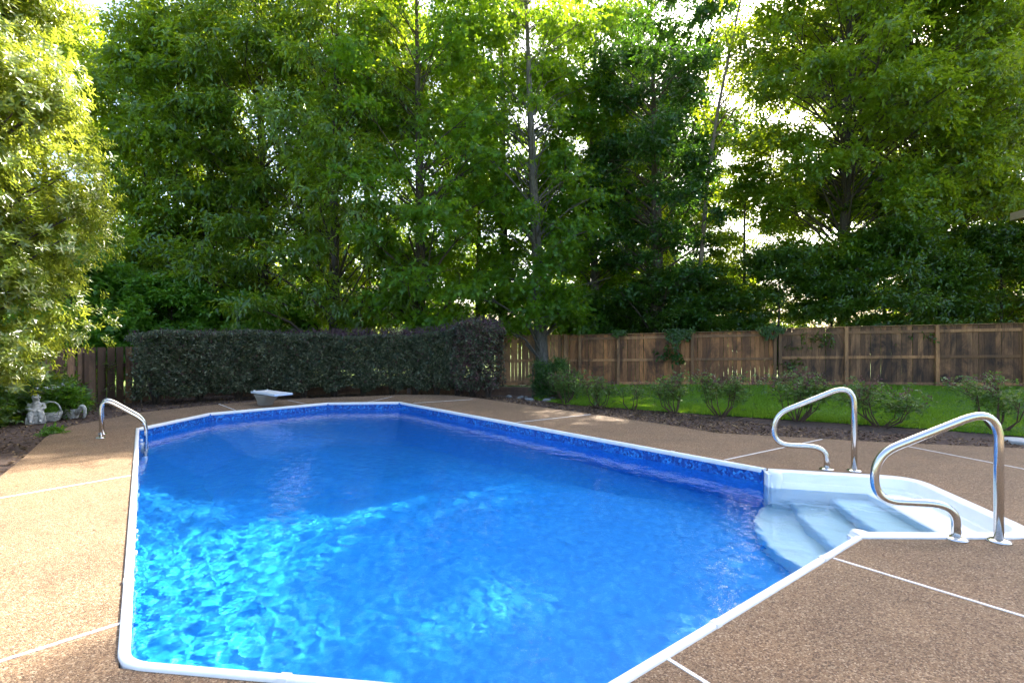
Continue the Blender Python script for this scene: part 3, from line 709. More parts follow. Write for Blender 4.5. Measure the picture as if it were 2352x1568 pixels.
# ------------------------------------------------------------------ glossy evergreen at the left
def evergreen(seed, H, zb, Rc, ncl, nros, L, Wd):
    r = np.random.default_rng(seed)
    t = r.random(ncl); zc = zb+(H-zb)*t; a = r.random(ncl)*6.283; rr = Rc*(0.80+0.20*np.sin(np.pi*t))*np.sqrt(0.25+0.75*r.random(ncl))
    C = np.stack([np.cos(a)*rr, np.sin(a)*rr, zc], 1); RAD = r.uniform(0.35, 0.75, (ncl, 1))*np.array([[1, 1, 0.8]])
    k = r.integers(0, ncl, nros); d = unit(r.normal(size=(nros, 3))); p = C[k]+d*RAD[k]*(r.random(nros)**0.5)[:, None]
    out = unit(np.stack([C[k, 0], C[k, 1], np.zeros(nros)], 1))
    ax = unit(d*0.5+out*0.5+np.array([0, 0, 0.55])+r.normal(size=(nros, 3))*0.3)
    per = 11; ref = unit(np.cross(ax, r.normal(size=(nros, 3)))); bi = np.cross(ax, ref)
    w = np.arange(per)*2.4+r.random((nros, 1))*6; lev = np.linspace(-1.0, 0.15, per)[None, :]
    rad = np.cos(w)[..., None]*ref[:, None]+np.sin(w)[..., None]*bi[:, None]
    P = p[:, None]+ax[:, None]*(lev*L*0.9)[..., None]
    D = rad+ax[:, None]*(0.45+0.5*np.maximum(lev, -0.3))[..., None]+np.array([0, 0, -0.1])
    N = ax[:, None]-rad*0.4+r.normal(size=(nros, per, 3))*0.12
    P, D, N = P.reshape(-1, 3), D.reshape(-1, 3), N.reshape(-1, 3); n = len(P)
    V, F = leaf_geo(P, D, N, L*r.uniform(0.75, 1.2, n), Wd*r.uniform(0.85, 1.15, n), 0.15)
    tk = MB()
    for q in range(4):
        aa = q*1.6+0.4; tk.tube([(0.12*math.cos(aa), 0.12*math.sin(aa), -0.2), (0.35*math.cos(aa), 0.35*math.sin(aa), H*0.3), (0.6*math.cos(aa), 0.6*math.sin(aa), H*0.6), (0.7*math.cos(aa), 0.7*math.sin(aa), H*0.92)], [0.085, 0.07, 0.05, 0.015], 8)
    lb = MB()
    for c in range(ncl):
        z0 = max(0.4, zc[c]-0.7*rr[c]); p0 = np.array([0.45*math.cos(a[c]), 0.45*math.sin(a[c]), z0]); lb.tube([p0, (p0+C[c])/2+np.array([0, 0, 0.1]), C[c]], [0.022, 0.016, 0.006], 5, False)
    return tk.me('stem', M['bark'], True), lb.me('branches', M['bark'], True), np_mesh('foliage', V, F, M['gloss'])
ev1 = evergreen(31, 6.8, 1.15, 1.8, 200, 15500, 0.092, 0.031)
plant('glossy_evergreen', ev1, 'large evergreen with glossy yellow-green leaves filling the left edge', 'evergreen', -7.7, 6.6, 0.0, 1.0, 1.0, None, ('stem', 'branches', 'foliage'))
ev2 = evergreen(33, 2.2, 0.15, 0.95, 45, 2600, 0.08, 0.036)
def low_shrub(seed, H, Rr, n, L, Wd, ml, ncl=28):
    r = np.random.default_rng(seed); a = r.random(ncl)*6.283; rr = Rr*np.sqrt(r.random(ncl)); zc = H*(0.15+0.75*r.random(ncl))*(1-0.25*rr/Rr)
    C = np.stack([np.cos(a)*rr, np.sin(a)*rr, zc], 1); RAD = np.full((ncl, 3), Rr*0.26)
    P, D, N = sprays(r, C, RAD, n//7, 7, L*0.4, 0.0, 0.6); k = len(P)
    V, F = leaf_geo(P, D, N, L*r.uniform(0.7, 1.2, k), Wd*r.uniform(0.8, 1.2, k))
    st_ = MB()
    for c in range(ncl): st_.tube([(0.03*math.cos(c), 0.03*math.sin(c), -0.05), C[c]*np.array([0.4, 0.4, 0.55]), C[c]], [0.014, 0.010, 0.004], 5, False)
    return st_.me('stems', M['cane'], True), np_mesh('foliage', V, F, M[ml])

# ------------------------------------------------------------------ hedge behind the diving board
def hedge_path(t):      # t 0..1 from the left end to the tall right end
    K = np.array([[-8.75, 12.0], [-7.0, 13.45], [-5.2, 14.35], [-3.2, 14.75], [-1.6, 14.5], [-0.45, 13.9]])
    s = np.clip(t, 0, 1)*5; i = np.minimum(s.astype(int), 4); f = (s-i)[:, None]; return K[i]*(1-f)+K[i+1]*f
hedge = thing('clipped_hedge', 'long clipped dark purple-green hedge along the far end of the deck', 'hedge', (0, 0, 0))
def hedge_leaves(n, seed):
    r = np.random.default_rng(seed); t = r.random(n); c = hedge_path(t); c2 = hedge_path(np.clip(t+0.01, 0, 1)); c1 = hedge_path(np.clip(t-0.01, 0, 1))
    d = unit(c2-c1); nn = np.stack([d[:, 1], -d[:, 0]], 1)          # towards the pool
    top = 1.62+0.05*np.sin(t*9)+0.30*sstep(0.70, 0.95, t)-0.20*sstep(0.955, 1.0, t)-0.10*(1-sstep(0.0, 0.03, t))+0.03*np.sin(t*37)
    bot = 0.10+0.10*np.abs(np.sin(t*31))+0.05*np.sin(t*71)
    half = (0.50+0.06*np.sin(t*23)+0.14*sstep(0.82, 0.93, t))*(1-0.45*sstep(0.96, 1.0, t))
    face = r.random(n); q_ = r.uniform(-1, 1, n); sg = np.where(face < 0.45, 1.0, -1.0)
    top_ = face > 0.68
    u = np.where(top_, q_, sg*(1-0.22*np.abs(q_)**8)); w = np.where(top_, 1-0.10*np.abs(q_)**6, q_)
    ca = np.where(top_, 0.25*u, u); sa = np.where(top_, 1.0, 0.25*w); a = np.arctan2(sa, ca)
    lump = 1+0.09*np.sin(t*53+w*3+u)+0.07*np.sin(t*97-w*5)+0.05*np.sin(t*151+w*9)
    dep = (1-0.45*r.random(n)**2.0)*lump
    u = np.where(top_, u, u*dep); w = np.where(top_, w*(1-0.10*r.random(n)**2), w)
    off = u*half; z = (top+bot)/2+w*(top-bot)/2
    P = np.stack([c[:, 0]+nn[:, 0]*off, c[:, 1]+nn[:, 1]*off, z], 1)
    endk = ((t < 0.02) | (t > 0.98))
    P[:, :2] += d*(np.where(t > 0.98, 1, -1)*endk*r.random(n)*0.30*np.sqrt(np.maximum(0, 1-u*u)))[:, None]
    nrm = np.stack([nn[:, 0]*ca, nn[:, 1]*ca, sa], 1)
    D = nrm*0.7+r.normal(size=(n, 3))*0.7+np.array([0, 0, 0.1]); N = nrm*0.5+r.normal(size=(n, 3))*0.6+np.array([0, 0, 0.4])
    return r, P, D, N, t, top, c, nn
r, P, D, N, t, top, c, nn = hedge_leaves(115000, 41)
pk = (t > 0.84) & (r.random(len(t)) < 0.35) | (r.random(len(t)) < 0.05)
V, F = leaf_geo(P[pk], D[pk], N[pk], 0.074*r.uniform(0.7, 1.3, pk.sum()), 0.038*r.uniform(0.8, 1.2, pk.sum())); obj('purple_leaves', np_mesh('purple_leaves', V, F, M['purple']), hedge)['kind'] = 'stuff'
P, D, N = P[~pk], D[~pk], N[~pk]
V, F = leaf_geo(P, D, N, 0.076*r.uniform(0.7, 1.3, len(P)), 0.040*r.uniform(0.8, 1.2, len(P)))
obj('foliage', np_mesh('foliage', V, F, M['hedge']), hedge)
# loose purple shoots along the top
r = np.random.default_rng(43); ns = 1000; t = r.random(ns)**0.75; c = hedge_path(t); top = 1.58+0.30*sstep(0.70, 0.95, t)-0.2*sstep(0.955, 1.0, t)
hh = r.uniform(0.08, 0.24, ns)*(0.7+0.8*t); base = np.stack([c[:, 0]+r.normal(size=ns)*0.22, c[:, 1]+r.normal(size=ns)*0.25, top], 1)
tw = unit(np.stack([r.normal(size=ns)*0.35, r.normal(size=ns)*0.35, np.ones(ns)], 1)); per = 9
j = np.linspace(0.1, 1, per); P = (base[:, None]+tw[:, None]*(hh[:, None]*j[None])[..., None]).reshape(-1, 3)
D = (tw[:, None]*0.6+r.normal(size=(ns, per, 3))*0.7).reshape(-1, 3); N = r.normal(size=(ns*per, 3))+np.array([0, 0, 0.5])
V, F = leaf_geo(P, D, N, r.uniform(0.035, 0.06, ns*per), r.uniform(0.018, 0.028, ns*per)); obj('shoots', np_mesh('shoots', V, F, M['purple']), hedge)
for k in range(13):
    tt = np.array([0.03+0.078*k]); p = hedge_path(tt)[0]; b_ = MB()
    for q in range(4):
        a = q*1.6+k; b_.tube([(p[0]+0.03*math.cos(a), p[1]+0.03*math.sin(a), GZ(*p)-0.05), (p[0]+0.10*math.cos(a), p[1]+0.10*math.sin(a), 0.22), (p[0]+0.24*math.cos(a), p[1]+0.24*math.sin(a), 0.65)], [0.035, 0.028, 0.014], 6)
    b_.build('stem', M['bark'], hedge, True)

# ------------------------------------------------------------------ fences
def board_mesh(name, w, h, th, dog, m):
    c = 0.03 if dog else 0.0
    prof = [(-w/2, 0), (w/2, 0), (w/2, h-c), (w/2-c, h), (-w/2+c, h), (-w/2, h-c)] if dog else [(-w/2, 0), (w/2, 0), (w/2, h), (-w/2, h)]
    n = len(prof); vs = [(x, -th/2, z) for x, z in prof]+[(x, th/2, z) for x, z in prof]
    fs = [tuple(range(n)), tuple(range(2*n-1, n-1, -1))]+[(i, n+i, n+(i+1) % n, (i+1) % n) for i in range(n)]
    return mesh(name, vs, fs, m)
def fence(name, label, A, B, za, zb_, h, posts, wood, wood_r, bw=0.14, gap=0.006, dog=False, cap=True, rails=(0.10, 0.93, 1.72), side=-1, shadow=False, posth=None):
    """A, B in plan; za, zb_ the ground at both ends; rails and posts on the side of the camera"""
    A, B = Vector(A), Vector(B); Lf = (B-A).length; e = (B-A)/Lf; ang = math.atan2(e.y, e.x)
    f = thing(name, label, 'fence', (A.x, A.y, 0), ang)
    zz = lambda s: za+(zb_-za)*s/Lf
    bms = [board_mesh('board', bw-gap*rnd.uniform(0.6, 1.8), h, 0.018, dog, wood) for _ in range(4)]
    n = int(Lf/bw)
    for k in range(n):
        s = (k+0.5)*bw
        yy = 0.012+rnd.uniform(-0.002, 0.002)
        if shadow: yy = 0.045 if k % 2 else -0.045
        o = obj('board', rnd.choice(bms), f, (s, yy, zz(s)+0.03+rnd.uniform(-0.008, 0.008)), (0, rnd.uniform(-0.006, 0.006), 0))
    sl = math.atan2(zb_-za, Lf)
    for k in range(len(posts)-1):
        s0, s1 = posts[k]+0.045, posts[k+1]-0.045
        for rz in rails:
            b_ = MB(); b_.box(0, s1-s0, -0.022, 0.0, -0.045, 0.045, 0.004)
            b_.build('rail', wood_r, f, False, (s0, 0.0 if not shadow else 0.022/2-0.011+0.012, zz(s0)+rz), (0, -sl, 0))
        if cap:
            b_ = MB(); b_.box(0, s1-s0+0.06, -0.055, 0.06, 0, 0.022, 0.003); b_.build('cap_rail', wood_r, f, False, (s0-0.03, 0, zz(s0)+h+0.035), (0, -sl, 0))
    for s in posts:
        b_ = MB(); b_.box(-0.05, 0.05, -0.115, -0.024, -0.3, (posth or h)+0.04, 0.006); b_.build('post', wood_r, f, False, (s, 0, zz(s)))
    return f
def on_fence(vx): r_ = (vx-1176)/1176; x = r_*19.70/(1+0.305*r_); return Vector((x, fence_y(x)))
fs_ = lambda A, v: (on_fence(v)-A).length
A0 = on_fence(1300); B0 = on_fence(1783)
fence('board_fence', 'warm brown cedar board fence with capped panels between the pickets and the step', A0, B0, -0.19, -0.05, 1.82, [0.05, fs_(A0, 1333), fs_(A0, 1421), fs_(A0, 1590), fs_(A0, 1779)], M['wood_warm'], M['wood_rail'])
A1 = on_fence(1783)+Vector((0.04, -0.02)); B1 = on_fence(2450)
fence('board_fence', 'dark stained cedar board fence, the taller run on the right of the step', A1, B1, -0.02, 0.10, 1.86, [0.06, fs_(A1, 1942), fs_(A1, 2150), fs_(A1, 2352), fs_(A1, 2445)], M['wood_dark'], M['wood_rail'])
Ap = on_fence(1300)+Vector((-2.6, -0.15)); Bp = on_fence(1300)+Vector((0.0, -0.06))
fence('picket_fence', 'paler brown dog-eared picket fence between the hedge end and the capped fence', Ap, Bp, -0.20, -0.18, 1.86, [0.02, 2.55], M['wood_rail'], M['wood_rail'], 0.135, 0.008, True, False, (0.16, 0.93, 1.66))
Al = Vector((-10.6, 7.2)); Bl = Vector((-9.3, 13.9))
fence('shadowbox_fence', 'brown shadowbox board fence at the left behind the stone figures', Al, Bl, -0.30, -0.22, 1.52, [0.1, 2.3, 4.5, 6.7], M['wood_left'], M['wood_left'], 0.115, -0.02, False, False, (0.3, 1.1), -1, True, 1.40)
Am = Vector((-9.3, 13.9)); Bm = Vector((-6.4, 16.3))
fence('shadowbox_fence', 'brown shadowbox board fence turning behind the hedge\'s left end', Am, Bm, -0.22, -0.20, 1.50, [0.1, 1.9, 3.6], M['wood_left'], M['wood_left'], 0.115, -0.02, False, False, (0.3, 1.1), -1, True, 1.40)
# landscape timber behind the hedge foot
tb = thing('landscape_timber', 'long low wooden edging timber behind the foot of the hedge', 'timber', (0, 0, 0))
for (x0, y0), (x1, y1) in (((-7.6, 14.3), (-5.4, 15.4)), ((-5.3, 15.42), (-3.2, 15.75)), ((-3.1, 15.75), (-1.2, 15.4)), ((-1.1, 15.35), (1.4, 14.9))):
    a = math.atan2(y1-y0, x1-x0); l = math.hypot(x1-x0, y1-y0)
    for q in range(2):
        b_ = MB(); b_.box(0, l-0.03, -0.06, 0.06, q*0.135, q*0.135+0.13, 0.012); b_.build('timber', M['wood_left'], tb, False, (x0, y0, -0.16), (0, 0, a))

# ------------------------------------------------------------------ lawn, grass, mulch chips
NEAR = [at(*q, -0.03).xy for q in ((1236, 912), (1297, 923.5), (1405, 932), (1516, 941), (1669, 954), (1793, 962), (1898, 970), (2120, 985), (2352, 1003), (2600, 1022))]
NEAR[0] = Vector((0.6, 13.6))
def near_at(u):
    s = u*(len(NEAR)-1); i = min(int(s), len(NEAR)-2); return NEAR[i].lerp(NEAR[i+1], s-i)
def lawn_pt(u, w):
    n = near_at(u); fx = 0.9+(19.5-0.9)*u; f = Vector((fx, min(fence_y(fx), 18.6)+0.25)); return n.lerp(f, w)
vs = []; fs = []; nu, nw = 60, 16
for i in range(nu+1):
    for j in range(nw+1):
        p = lawn_pt(i/nu, j/nw); vs.append((p.x, p.y, GZ(p.x, p.y)+0.03))
fs = [(i*(nw+1)+j, (i+1)*(nw+1)+j, (i+1)*(nw+1)+j+1, i*(nw+1)+j+1) for i in range(nu) for j in range(nw)]
tag(obj('lawn', mesh('lawn', vs, fs, M['lawn'], True)), 'strip of green lawn in front of the right fence', None, None, 'structure')
r = np.random.default_rng(61); n = 190000
u = r.random(n); w = r.random(n)**1.15
NP = np.array([near_at(x)[:] for x in np.linspace(0, 1, 400)]); FX = 0.9+18.6*np.linspace(0, 1, 400); FP = np.stack([FX, np.minimum(fence_y(FX), 18.6)+0.2], 1)
ix = (u*399).astype(int); fr = (u*399-ix)[:, None]; ix2 = np.minimum(ix+1, 399)
NPi = NP[ix]*(1-fr)+NP[ix2]*fr; FPi = FP[ix]*(1-fr)+FP[ix2]*fr
XY = NPi*(1-w[:, None])+FPi*w[:, None]+r.normal(size=(n, 2))*0.02
B3 = np.stack([XY[:, 0], XY[:, 1], gz(XY[:, 0], XY[:, 1])+0.025], 1)
hgt = r.uniform(0.035, 0.075, n)*(0.8+0.4*np.sin(XY[:, 0]*1.7)*np.sin(XY[:, 1]*1.3)); aa = r.random(n)*6.283
sd = np.stack([np.cos(aa), np.sin(aa), 0*aa], 1)*(0.005+0.004*r.random(n))[:, None]
tp = B3+np.stack([r.normal(size=n)*0.018, r.normal(size=n)*0.018, hgt], 1)
V = np.stack([B3-sd, B3+sd, tp], 1).reshape(-1, 3); F = np.arange(3*n).reshape(-1, 3)
tag(obj('grass', np_mesh('grass', V, F, M['blade'])), 'short bright green lawn grass in front of the right fence', 'grass', None, 'stuff')
# chips of bark on the mulch
r = np.random.default_rng(63); n = 30000; ia = r.integers(0, NA, n)+r.random(n)
an = ia*2*np.pi/NA; dr = np.interp(ia, np.arange(NA+1), drad+[drad[0]])
vis = (np.sin(an) > -0.2); rr_ = dr+0.02+r.random(n)*np.where(np.cos(an) < -0.3, 3.2, 1.7)
X = CEN.x+np.cos(an)*rr_; Y = CEN.y+np.sin(an)*rr_; X, Y = X[vis], Y[vis]; n = len(X)
B3 = np.stack([X, Y, gz(X, Y)+0.022+0.012*r.random(n)], 1)
V, F = leaf_geo(B3, np.stack([r.normal(size=n), r.normal(size=n), r.normal(size=n)*0.35], 1), np.stack([r.normal(size=n)*0.4, r.normal(size=n)*0.4, np.ones(n)], 1), r.uniform(0.03, 0.085, n), r.uniform(0.012, 0.03, n), 0.1)
tag(obj('bark_chips', np_mesh('bark_chips', V, F, M['chip'])), 'loose bark chips scattered over the mulch beds', 'bark chips', None, 'stuff')
# a few dry leaves on the deck
r = np.random.default_rng(64); n = 46; X = np.concatenate([r.uniform(-4.6, -1.9, 16), r.uniform(-5.5, 5, 30)]); Y = np.concatenate([r.uniform(2.6, 6.5, 16), r.uniform(2, 13, 30)])
def in_pool(x, y): 
    c_ = False; j = len(POOL)-1
    for i in range(len(POOL)):
        xi, yi = POOL[i]; xj, yj = POOL[j]
        if (yi > y) != (yj > y) and x < (xj-xi)*(y-yi)/(yj-yi)+xi: c_ = not c_
        j = i
    return c_
ok = np.array([not in_pool(x, y) and not (2.4 < x < 4.4 and 3.6 < y < 6) for x, y in zip(X, Y)]); X, Y = X[ok], Y[ok]; n = len(X)
V, F = leaf_geo(np.stack([X, Y, np.full(n, 0.006)], 1), np.stack([r.normal(size=n), r.normal(size=n), 0.15*np.ones(n)], 1), np.stack([r.normal(size=n)*0.2, r.normal(size=n)*0.2, np.ones(n)], 1), r.uniform(0.02, 0.05, n), r.uniform(0.01, 0.02, n), 0.3)
tag(obj('leaf_litter', np_mesh('leaf_litter', V, F, M['chip'])), 'few small dry leaves lying on the deck', 'leaf litter', None, 'stuff')

# ------------------------------------------------------------------ rose bushes in the bed
def rose(seed, H, Wd, dens, red):
    r = np.random.default_rng(seed); cn = MB(); tips = []
    for q in range(int(6*dens)+2):
        a = r.random()*6.283; l = r.uniform(0.5, 1.0); p0 = np.array([r.normal()*0.03, r.normal()*0.03, -0.04]); p2 = np.array([math.cos(a)*Wd*l*0.75, math.sin(a)*Wd*l*0.75, H*r.uniform(0.55, 0.9)])
        p1 = p0*0.45+p2*0.55+np.array([math.cos(a)*0.07, math.sin(a)*0.07, -0.08]); cn.tube([p0, p0*0.5+p1*0.5, p1, p2], [0.018, 0.015, 0.012, 0.006], 6, False); tips.append(p2)
        for b in range(4):
            f = r.uniform(0.35, 1.0); s = p1*(1-f)+p2*f; e = s+np.array([r.normal()*0.17, r.normal()*0.17, r.uniform(0.05, 0.28)]); e[2] = min(e[2], H); cn.tube([s, (s+e)/2+np.array([0, 0, 0.03]), e], [0.007, 0.005, 0.003], 5, False); tips.append(e)
    mids = [tp*np.array([0.78, 0.78, 0.80]) for tp in tips]; T = np.array(tips+mids[::2]); nl = int(2000*dens); k = r.integers(0, len(T), nl//5)
    p = T[k]+r.normal(size=(nl//5, 3))*np.array([0.09, 0.09, 0.075]); d = unit(r.normal(size=(nl//5, 3))+np.array([0, 0, 0.1]))
    per = 5; j = np.linspace(0, 1, per); P = (p[:, None]+d[:, None]*(j*0.075)[None, :, None]).reshape(-1, 3); sgn = np.where(np.arange(per) % 2, 1., -1.); sdv = unit(np.cross(d, np.array([0, 0, 1.0])+r.normal(size=d.shape)*0.3))
    D = (d[:, None]*0.5+sdv[:, None]*sgn[None, :, None]).reshape(-1, 3); N = np.array([0, 0, 1.0])+r.normal(size=D.shape)*0.45; n_ = len(P)
    V, F = leaf_geo(P, D, N, r.uniform(0.045, 0.075, n_), r.uniform(0.028, 0.045, n_), 0.12)
    hi = T[T[:, 2] > np.quantile(T[:, 2], 0.55)]; m_ = int(420*red)
    P2 = hi[r.integers(0, len(hi), m_)]+r.normal(size=(m_, 3))*np.array([0.035, 0.035, 0.05])+np.array([0, 0, 0.06]); V2, F2 = leaf_geo(P2, r.normal(size=(m_, 3))+np.array([0, 0, 0.8]), r.normal(size=(m_, 3)), r.uniform(0.035, 0.06, m_), r.uniform(0.016, 0.028, m_))
    return cn.me('canes', M['cane'], True), np_mesh('foliage', V, F, M['rose']), np_mesh('new_shoots', V2, F2, M['redtip']), hi
ROSES = [((1297, 924), 0.78, 0.50, 1.1, 0.5, 'rose bush nearest the dark evergreen shrub'), ((1372, 934), 0.72, 0.62, 1.0, 0.8, 'rose bush with a pink bloom, second along the bed from the hedge'),
         ((1452, 938), 0.55, 0.40, 0.35, 0.2, 'sparse low rose bush between two fuller ones'), ((1552, 947), 0.80, 0.62, 1.1, 0.7, 'rose bush in front of the fence vine'),
         ((1655, 957), 0.84, 0.58, 1.1, 0.9, 'rose bush in front of the stained fence panel left of the step'), ((1832, 969), 0.90, 0.66, 1.5, 1.8, 'full rose bush with purple tips behind the far handrail'),
         ((2020, 983), 0.84, 0.80, 1.3, 1.2, 'wide rose bush with spreading canes between the two handrails'), ((2290, 992), 0.88, 0.62, 1.1, 0.9, 'rose bush behind the near handrail')]
for i, (q, H, Wd, dens, red, lab) in enumerate(ROSES):
    p = at(*q, -0.05); cn, fo, sh, hi = rose(70+i, H, Wd, dens, red)
    t_ = plant('rose_bush', (cn, fo, sh), lab, 'rose bush', p.x, p.y, 0, 0.88, 0.92, 'rose bushes in the mulch bed', ('canes', 'foliage', 'new_shoots'))
    if i in (1, 3):
        h = hi[2]; b_ = MB()
        for k in range(7): a = k*2.4; b_.ell((h[0]+0.016*math.cos(a), h[1]+0.016*math.sin(a), h[2]+0.01*k/3), (0.022, 0.022, 0.016), 8, 5)
        b_.build('bloom', M['pink'], t_, True)
# dark evergreen shrub with a black frame beside it
sh = low_shrub(91, 1.35, 0.62, 9000, 0.075, 0.022, 'dark', 46); p = at(1272, 916, -0.06)
plant('evergreen_shrub', sh, 'dark feathery evergreen shrub beside the black metal trellis', 'shrub', p.x+0.1, p.y+0.5, 0, 1, 1, None, ('stems', 'foliage'))
p = at(1224, 913, -0.06); fr_ = thing('garden_trellis', 'thin black metal garden trellis between hedge and evergreen shrub', 'trellis', (p.x, p.y, p.z))
MB().tube([(0, 0, -0.2), (0, 0, 0.9)], 0.012, 8).build('upright', M['black'], fr_, True); MB().tube([(0.9, 0.5, -0.2), (0.9, 0.5, 0.9)], 0.012, 8).build('upright', M['black'], fr_, True)
MB().tube([(0, 0, 0.89), (0.9, 0.5, 0.89)], 0.010, 8).build('crossbar', M['black'], fr_, True)
# vines over the fence
def vine(seed, w, h, n):
    r = np.random.default_rng(seed); ns = 11; sx = r.normal(size=ns)*w*0.55; sl = h*r.uniform(0.15, 1.0, ns)*np.exp(-(sx/w)**2*0.8); k = r.integers(0, ns, n); f = r.random(n)**1.2
    P = np.stack([sx[k]+r.normal(size=n)*0.055*(1.2-f)+0.10*np.sin(f*4+k)*f, -0.10-0.12*r.random(n), -f*sl[k]+0.10*r.random(n)*(1-f)], 1)
    V, F = leaf_geo(P, np.stack([r.normal(size=n), r.normal(size=n)*0.5-0.3, -0.8+r.normal(size=n)*0.4], 1), np.stack([r.normal(size=n)*0.5, -np.ones(n), 0.4+r.normal(size=n)*0.4], 1), r.uniform(0.05, 0.085, n), r.uniform(0.035, 0.055, n))
    st_ = MB()
    for k in range(6): a = r.normal()*w*0.4; st_.tube([(a, 0.10, 0.05), (a*0.9, -0.10, 0.06), (a*0.8, -0.14, -h*0.3), (a*0.5, -0.13, -h*r.uniform(0.5, 0.85))], [0.008, 0.008, 0.006, 0.003], 5, False)
    return st_.me('stems', M['cane'], True), np_mesh('foliage', V, F, M['laurel'])
for i, (vx, w, h, n, lab) in enumerate(((1552, 0.42, 0.95, 1100, 'green vine hanging over the warm brown fence panel'), (1770, 0.30, 0.55, 800, 'dark vine hanging over the fence at the step'), (1425, 0.22, 0.25, 260, 'small sprig of vine over the fence cap near the second post'))):
    q = on_fence(vx); zt = -0.19+(q.x-A0.x)*0.023+1.92; t_ = thing('hanging_vine', lab, 'vine', (q.x, q.y-0.02, zt), math.atan2(-0.305, 1)); s_, f_ = vine(95+i, w, h, n); obj('stems', s_, t_); obj('foliage', f_, t_)

# ------------------------------------------------------------------ handrails at the steps
def rail_mesh():
    path = fillet([(0, 0, -0.03), (0, 0, 0.255), (-0.545, 0, 0.255), (-0.545, 0, 0.60), (0.275, 0, 0.985), (0.275, 0, -0.03)], [0.20, 0.17, 0.17, 0.26], 10)
    return MB().tube(path, 0.030, 16).me('rail', M['steel'], True)
flange = MB().lathe([(0.074, 0.0), (0.074, 0.006), (0.068, 0.013), (0.048, 0.020), (0.036, 0.024), (0.031, 0.024)], 24).me('flange', M['steel'], True)
rm = rail_mesh()
for (vx, vy), ang, lab in (((1898.7, 1077.7), -14.5, 'curved steel handrail on the far side of the pool steps'), ((2196.3, 1237.8), -9.0, 'curved steel handrail on the near side of the pool steps')):
    p = at(vx, vy); t_ = thing('handrail', lab, 'handrail', (p.x, p.y, 0), R(ang), 'handrails at the pool steps')
    obj('rail', rm, t_); obj('flange', flange, t_, (0, 0, 0.0)); obj('flange', flange, t_, (0.275, 0, 0.0))
# ladder at the deep end
ea = (Vector(pB)-Vector(pA)).normalized(); na = Vector((ea.y, -ea.x)); L0 = at(231.5, 1005.5).xy
lad = thing('pool_ladder', 'steel pool ladder with twin rails at the far left corner of the pool', 'ladder', (L0.x, L0.y, 0), math.atan2(na.y, na.x))
path = fillet([(0, 0, -0.03), (0, 0, 0.51), (0.08, 0, 0.55), (0.50, 0, 0.23), (0.555, 0, 0.10), (0.545, 0, -1.1)], [0.14, 0.14, 0.10, 0.08], 8)
lr = MB().tube(path, 0.024, 14).me('rail', M['steel'], True)
fl2 = MB().lathe([(0.062, 0.0), (0.062, 0.005), (0.056, 0.012), (0.035, 0.018), (0.026, 0.018)], 20).me('flange', M['steel'], True)
for k in range(2):
    obj('rail', lr, lad, (0, k*0.40, 0)); obj('flange', fl2, lad, (0, k*0.40, 0))
    MB().lathe([(0.012, 0), (0.030, 0.004), (0.032, 0.03), (0.024, 0.038)], 16).build('bumper', M['coping'], lad, True, (0.515, k*0.40, -0.16), (0, R(-90), 0))
for z in (-0.34, -0.60, -0.86):
    MB().box(0.50, 0.585, 0.0, 0.40, z-0.02, z+0.02, 0.008).build('tread', M['coping'], lad)
# diving board
dv = thing('diving_board', 'short white diving board on a flared grey base at the deep end', 'diving board', (-5.66, 11.74, 0), math.atan2(-0.62, 0.78))
def tub():
    vs = []; n = 36; rows = [(0.0, 0.155, 0.125), (0.012, 0.165, 0.135), (0.10, 0.195, 0.155), (0.19, 0.255, 0.19), (0.22, 0.30, 0.205), (0.245, 0.31, 0.21)]
    for z, a, b in rows:
        for j in range(n):
            w = 2*math.pi*j/n; cx, sx = math.cos(w), math.sin(w); q = 0.55
            vs.append((math.copysign(abs(cx)**q, cx)*a+0.08*z/0.245, math.copysign(abs(sx)**q, sx)*b, z))
    fs = [(i*n+j, i*n+(j+1) % n, (i+1)*n+(j+1) % n, (i+1)*n+j) for i in range(len(rows)-1) for j in range(n)]+[tuple(range((len(rows)-1)*n, len(rows)*n))]
    return mesh('base', vs, fs, M['basegrey'], True)
auto_smooth(obj('base', tub(), dv), 40)
MB().box(-0.26, 0.84, -0.21, 0.21, 0.262, 0.312, 0.014).build('board', M['board'], dv)
MB().box(-0.20, 0.78, -0.17, 0.17, 0.3125, 0.3155, 0.001).build('tread_surface', M['strip'], dv)
for x, y in ((-0.2, -0.15), (-0.2, 0.15)): MB().lathe([(0.022, 0), (0.022, 0.012), (0.012, 0.02)], 12).build('bolt', M['coping'], dv, True, (x, y, 0.315))
MB().tube([(-0.20, 0.05, 0.13), (-0.28, 0.07, 0.11), (-0.34, 0.08, 0.03), (-0.36, 0.08, 0.0)], 0.012, 8).build('pipe', M['strip'], dv, True)

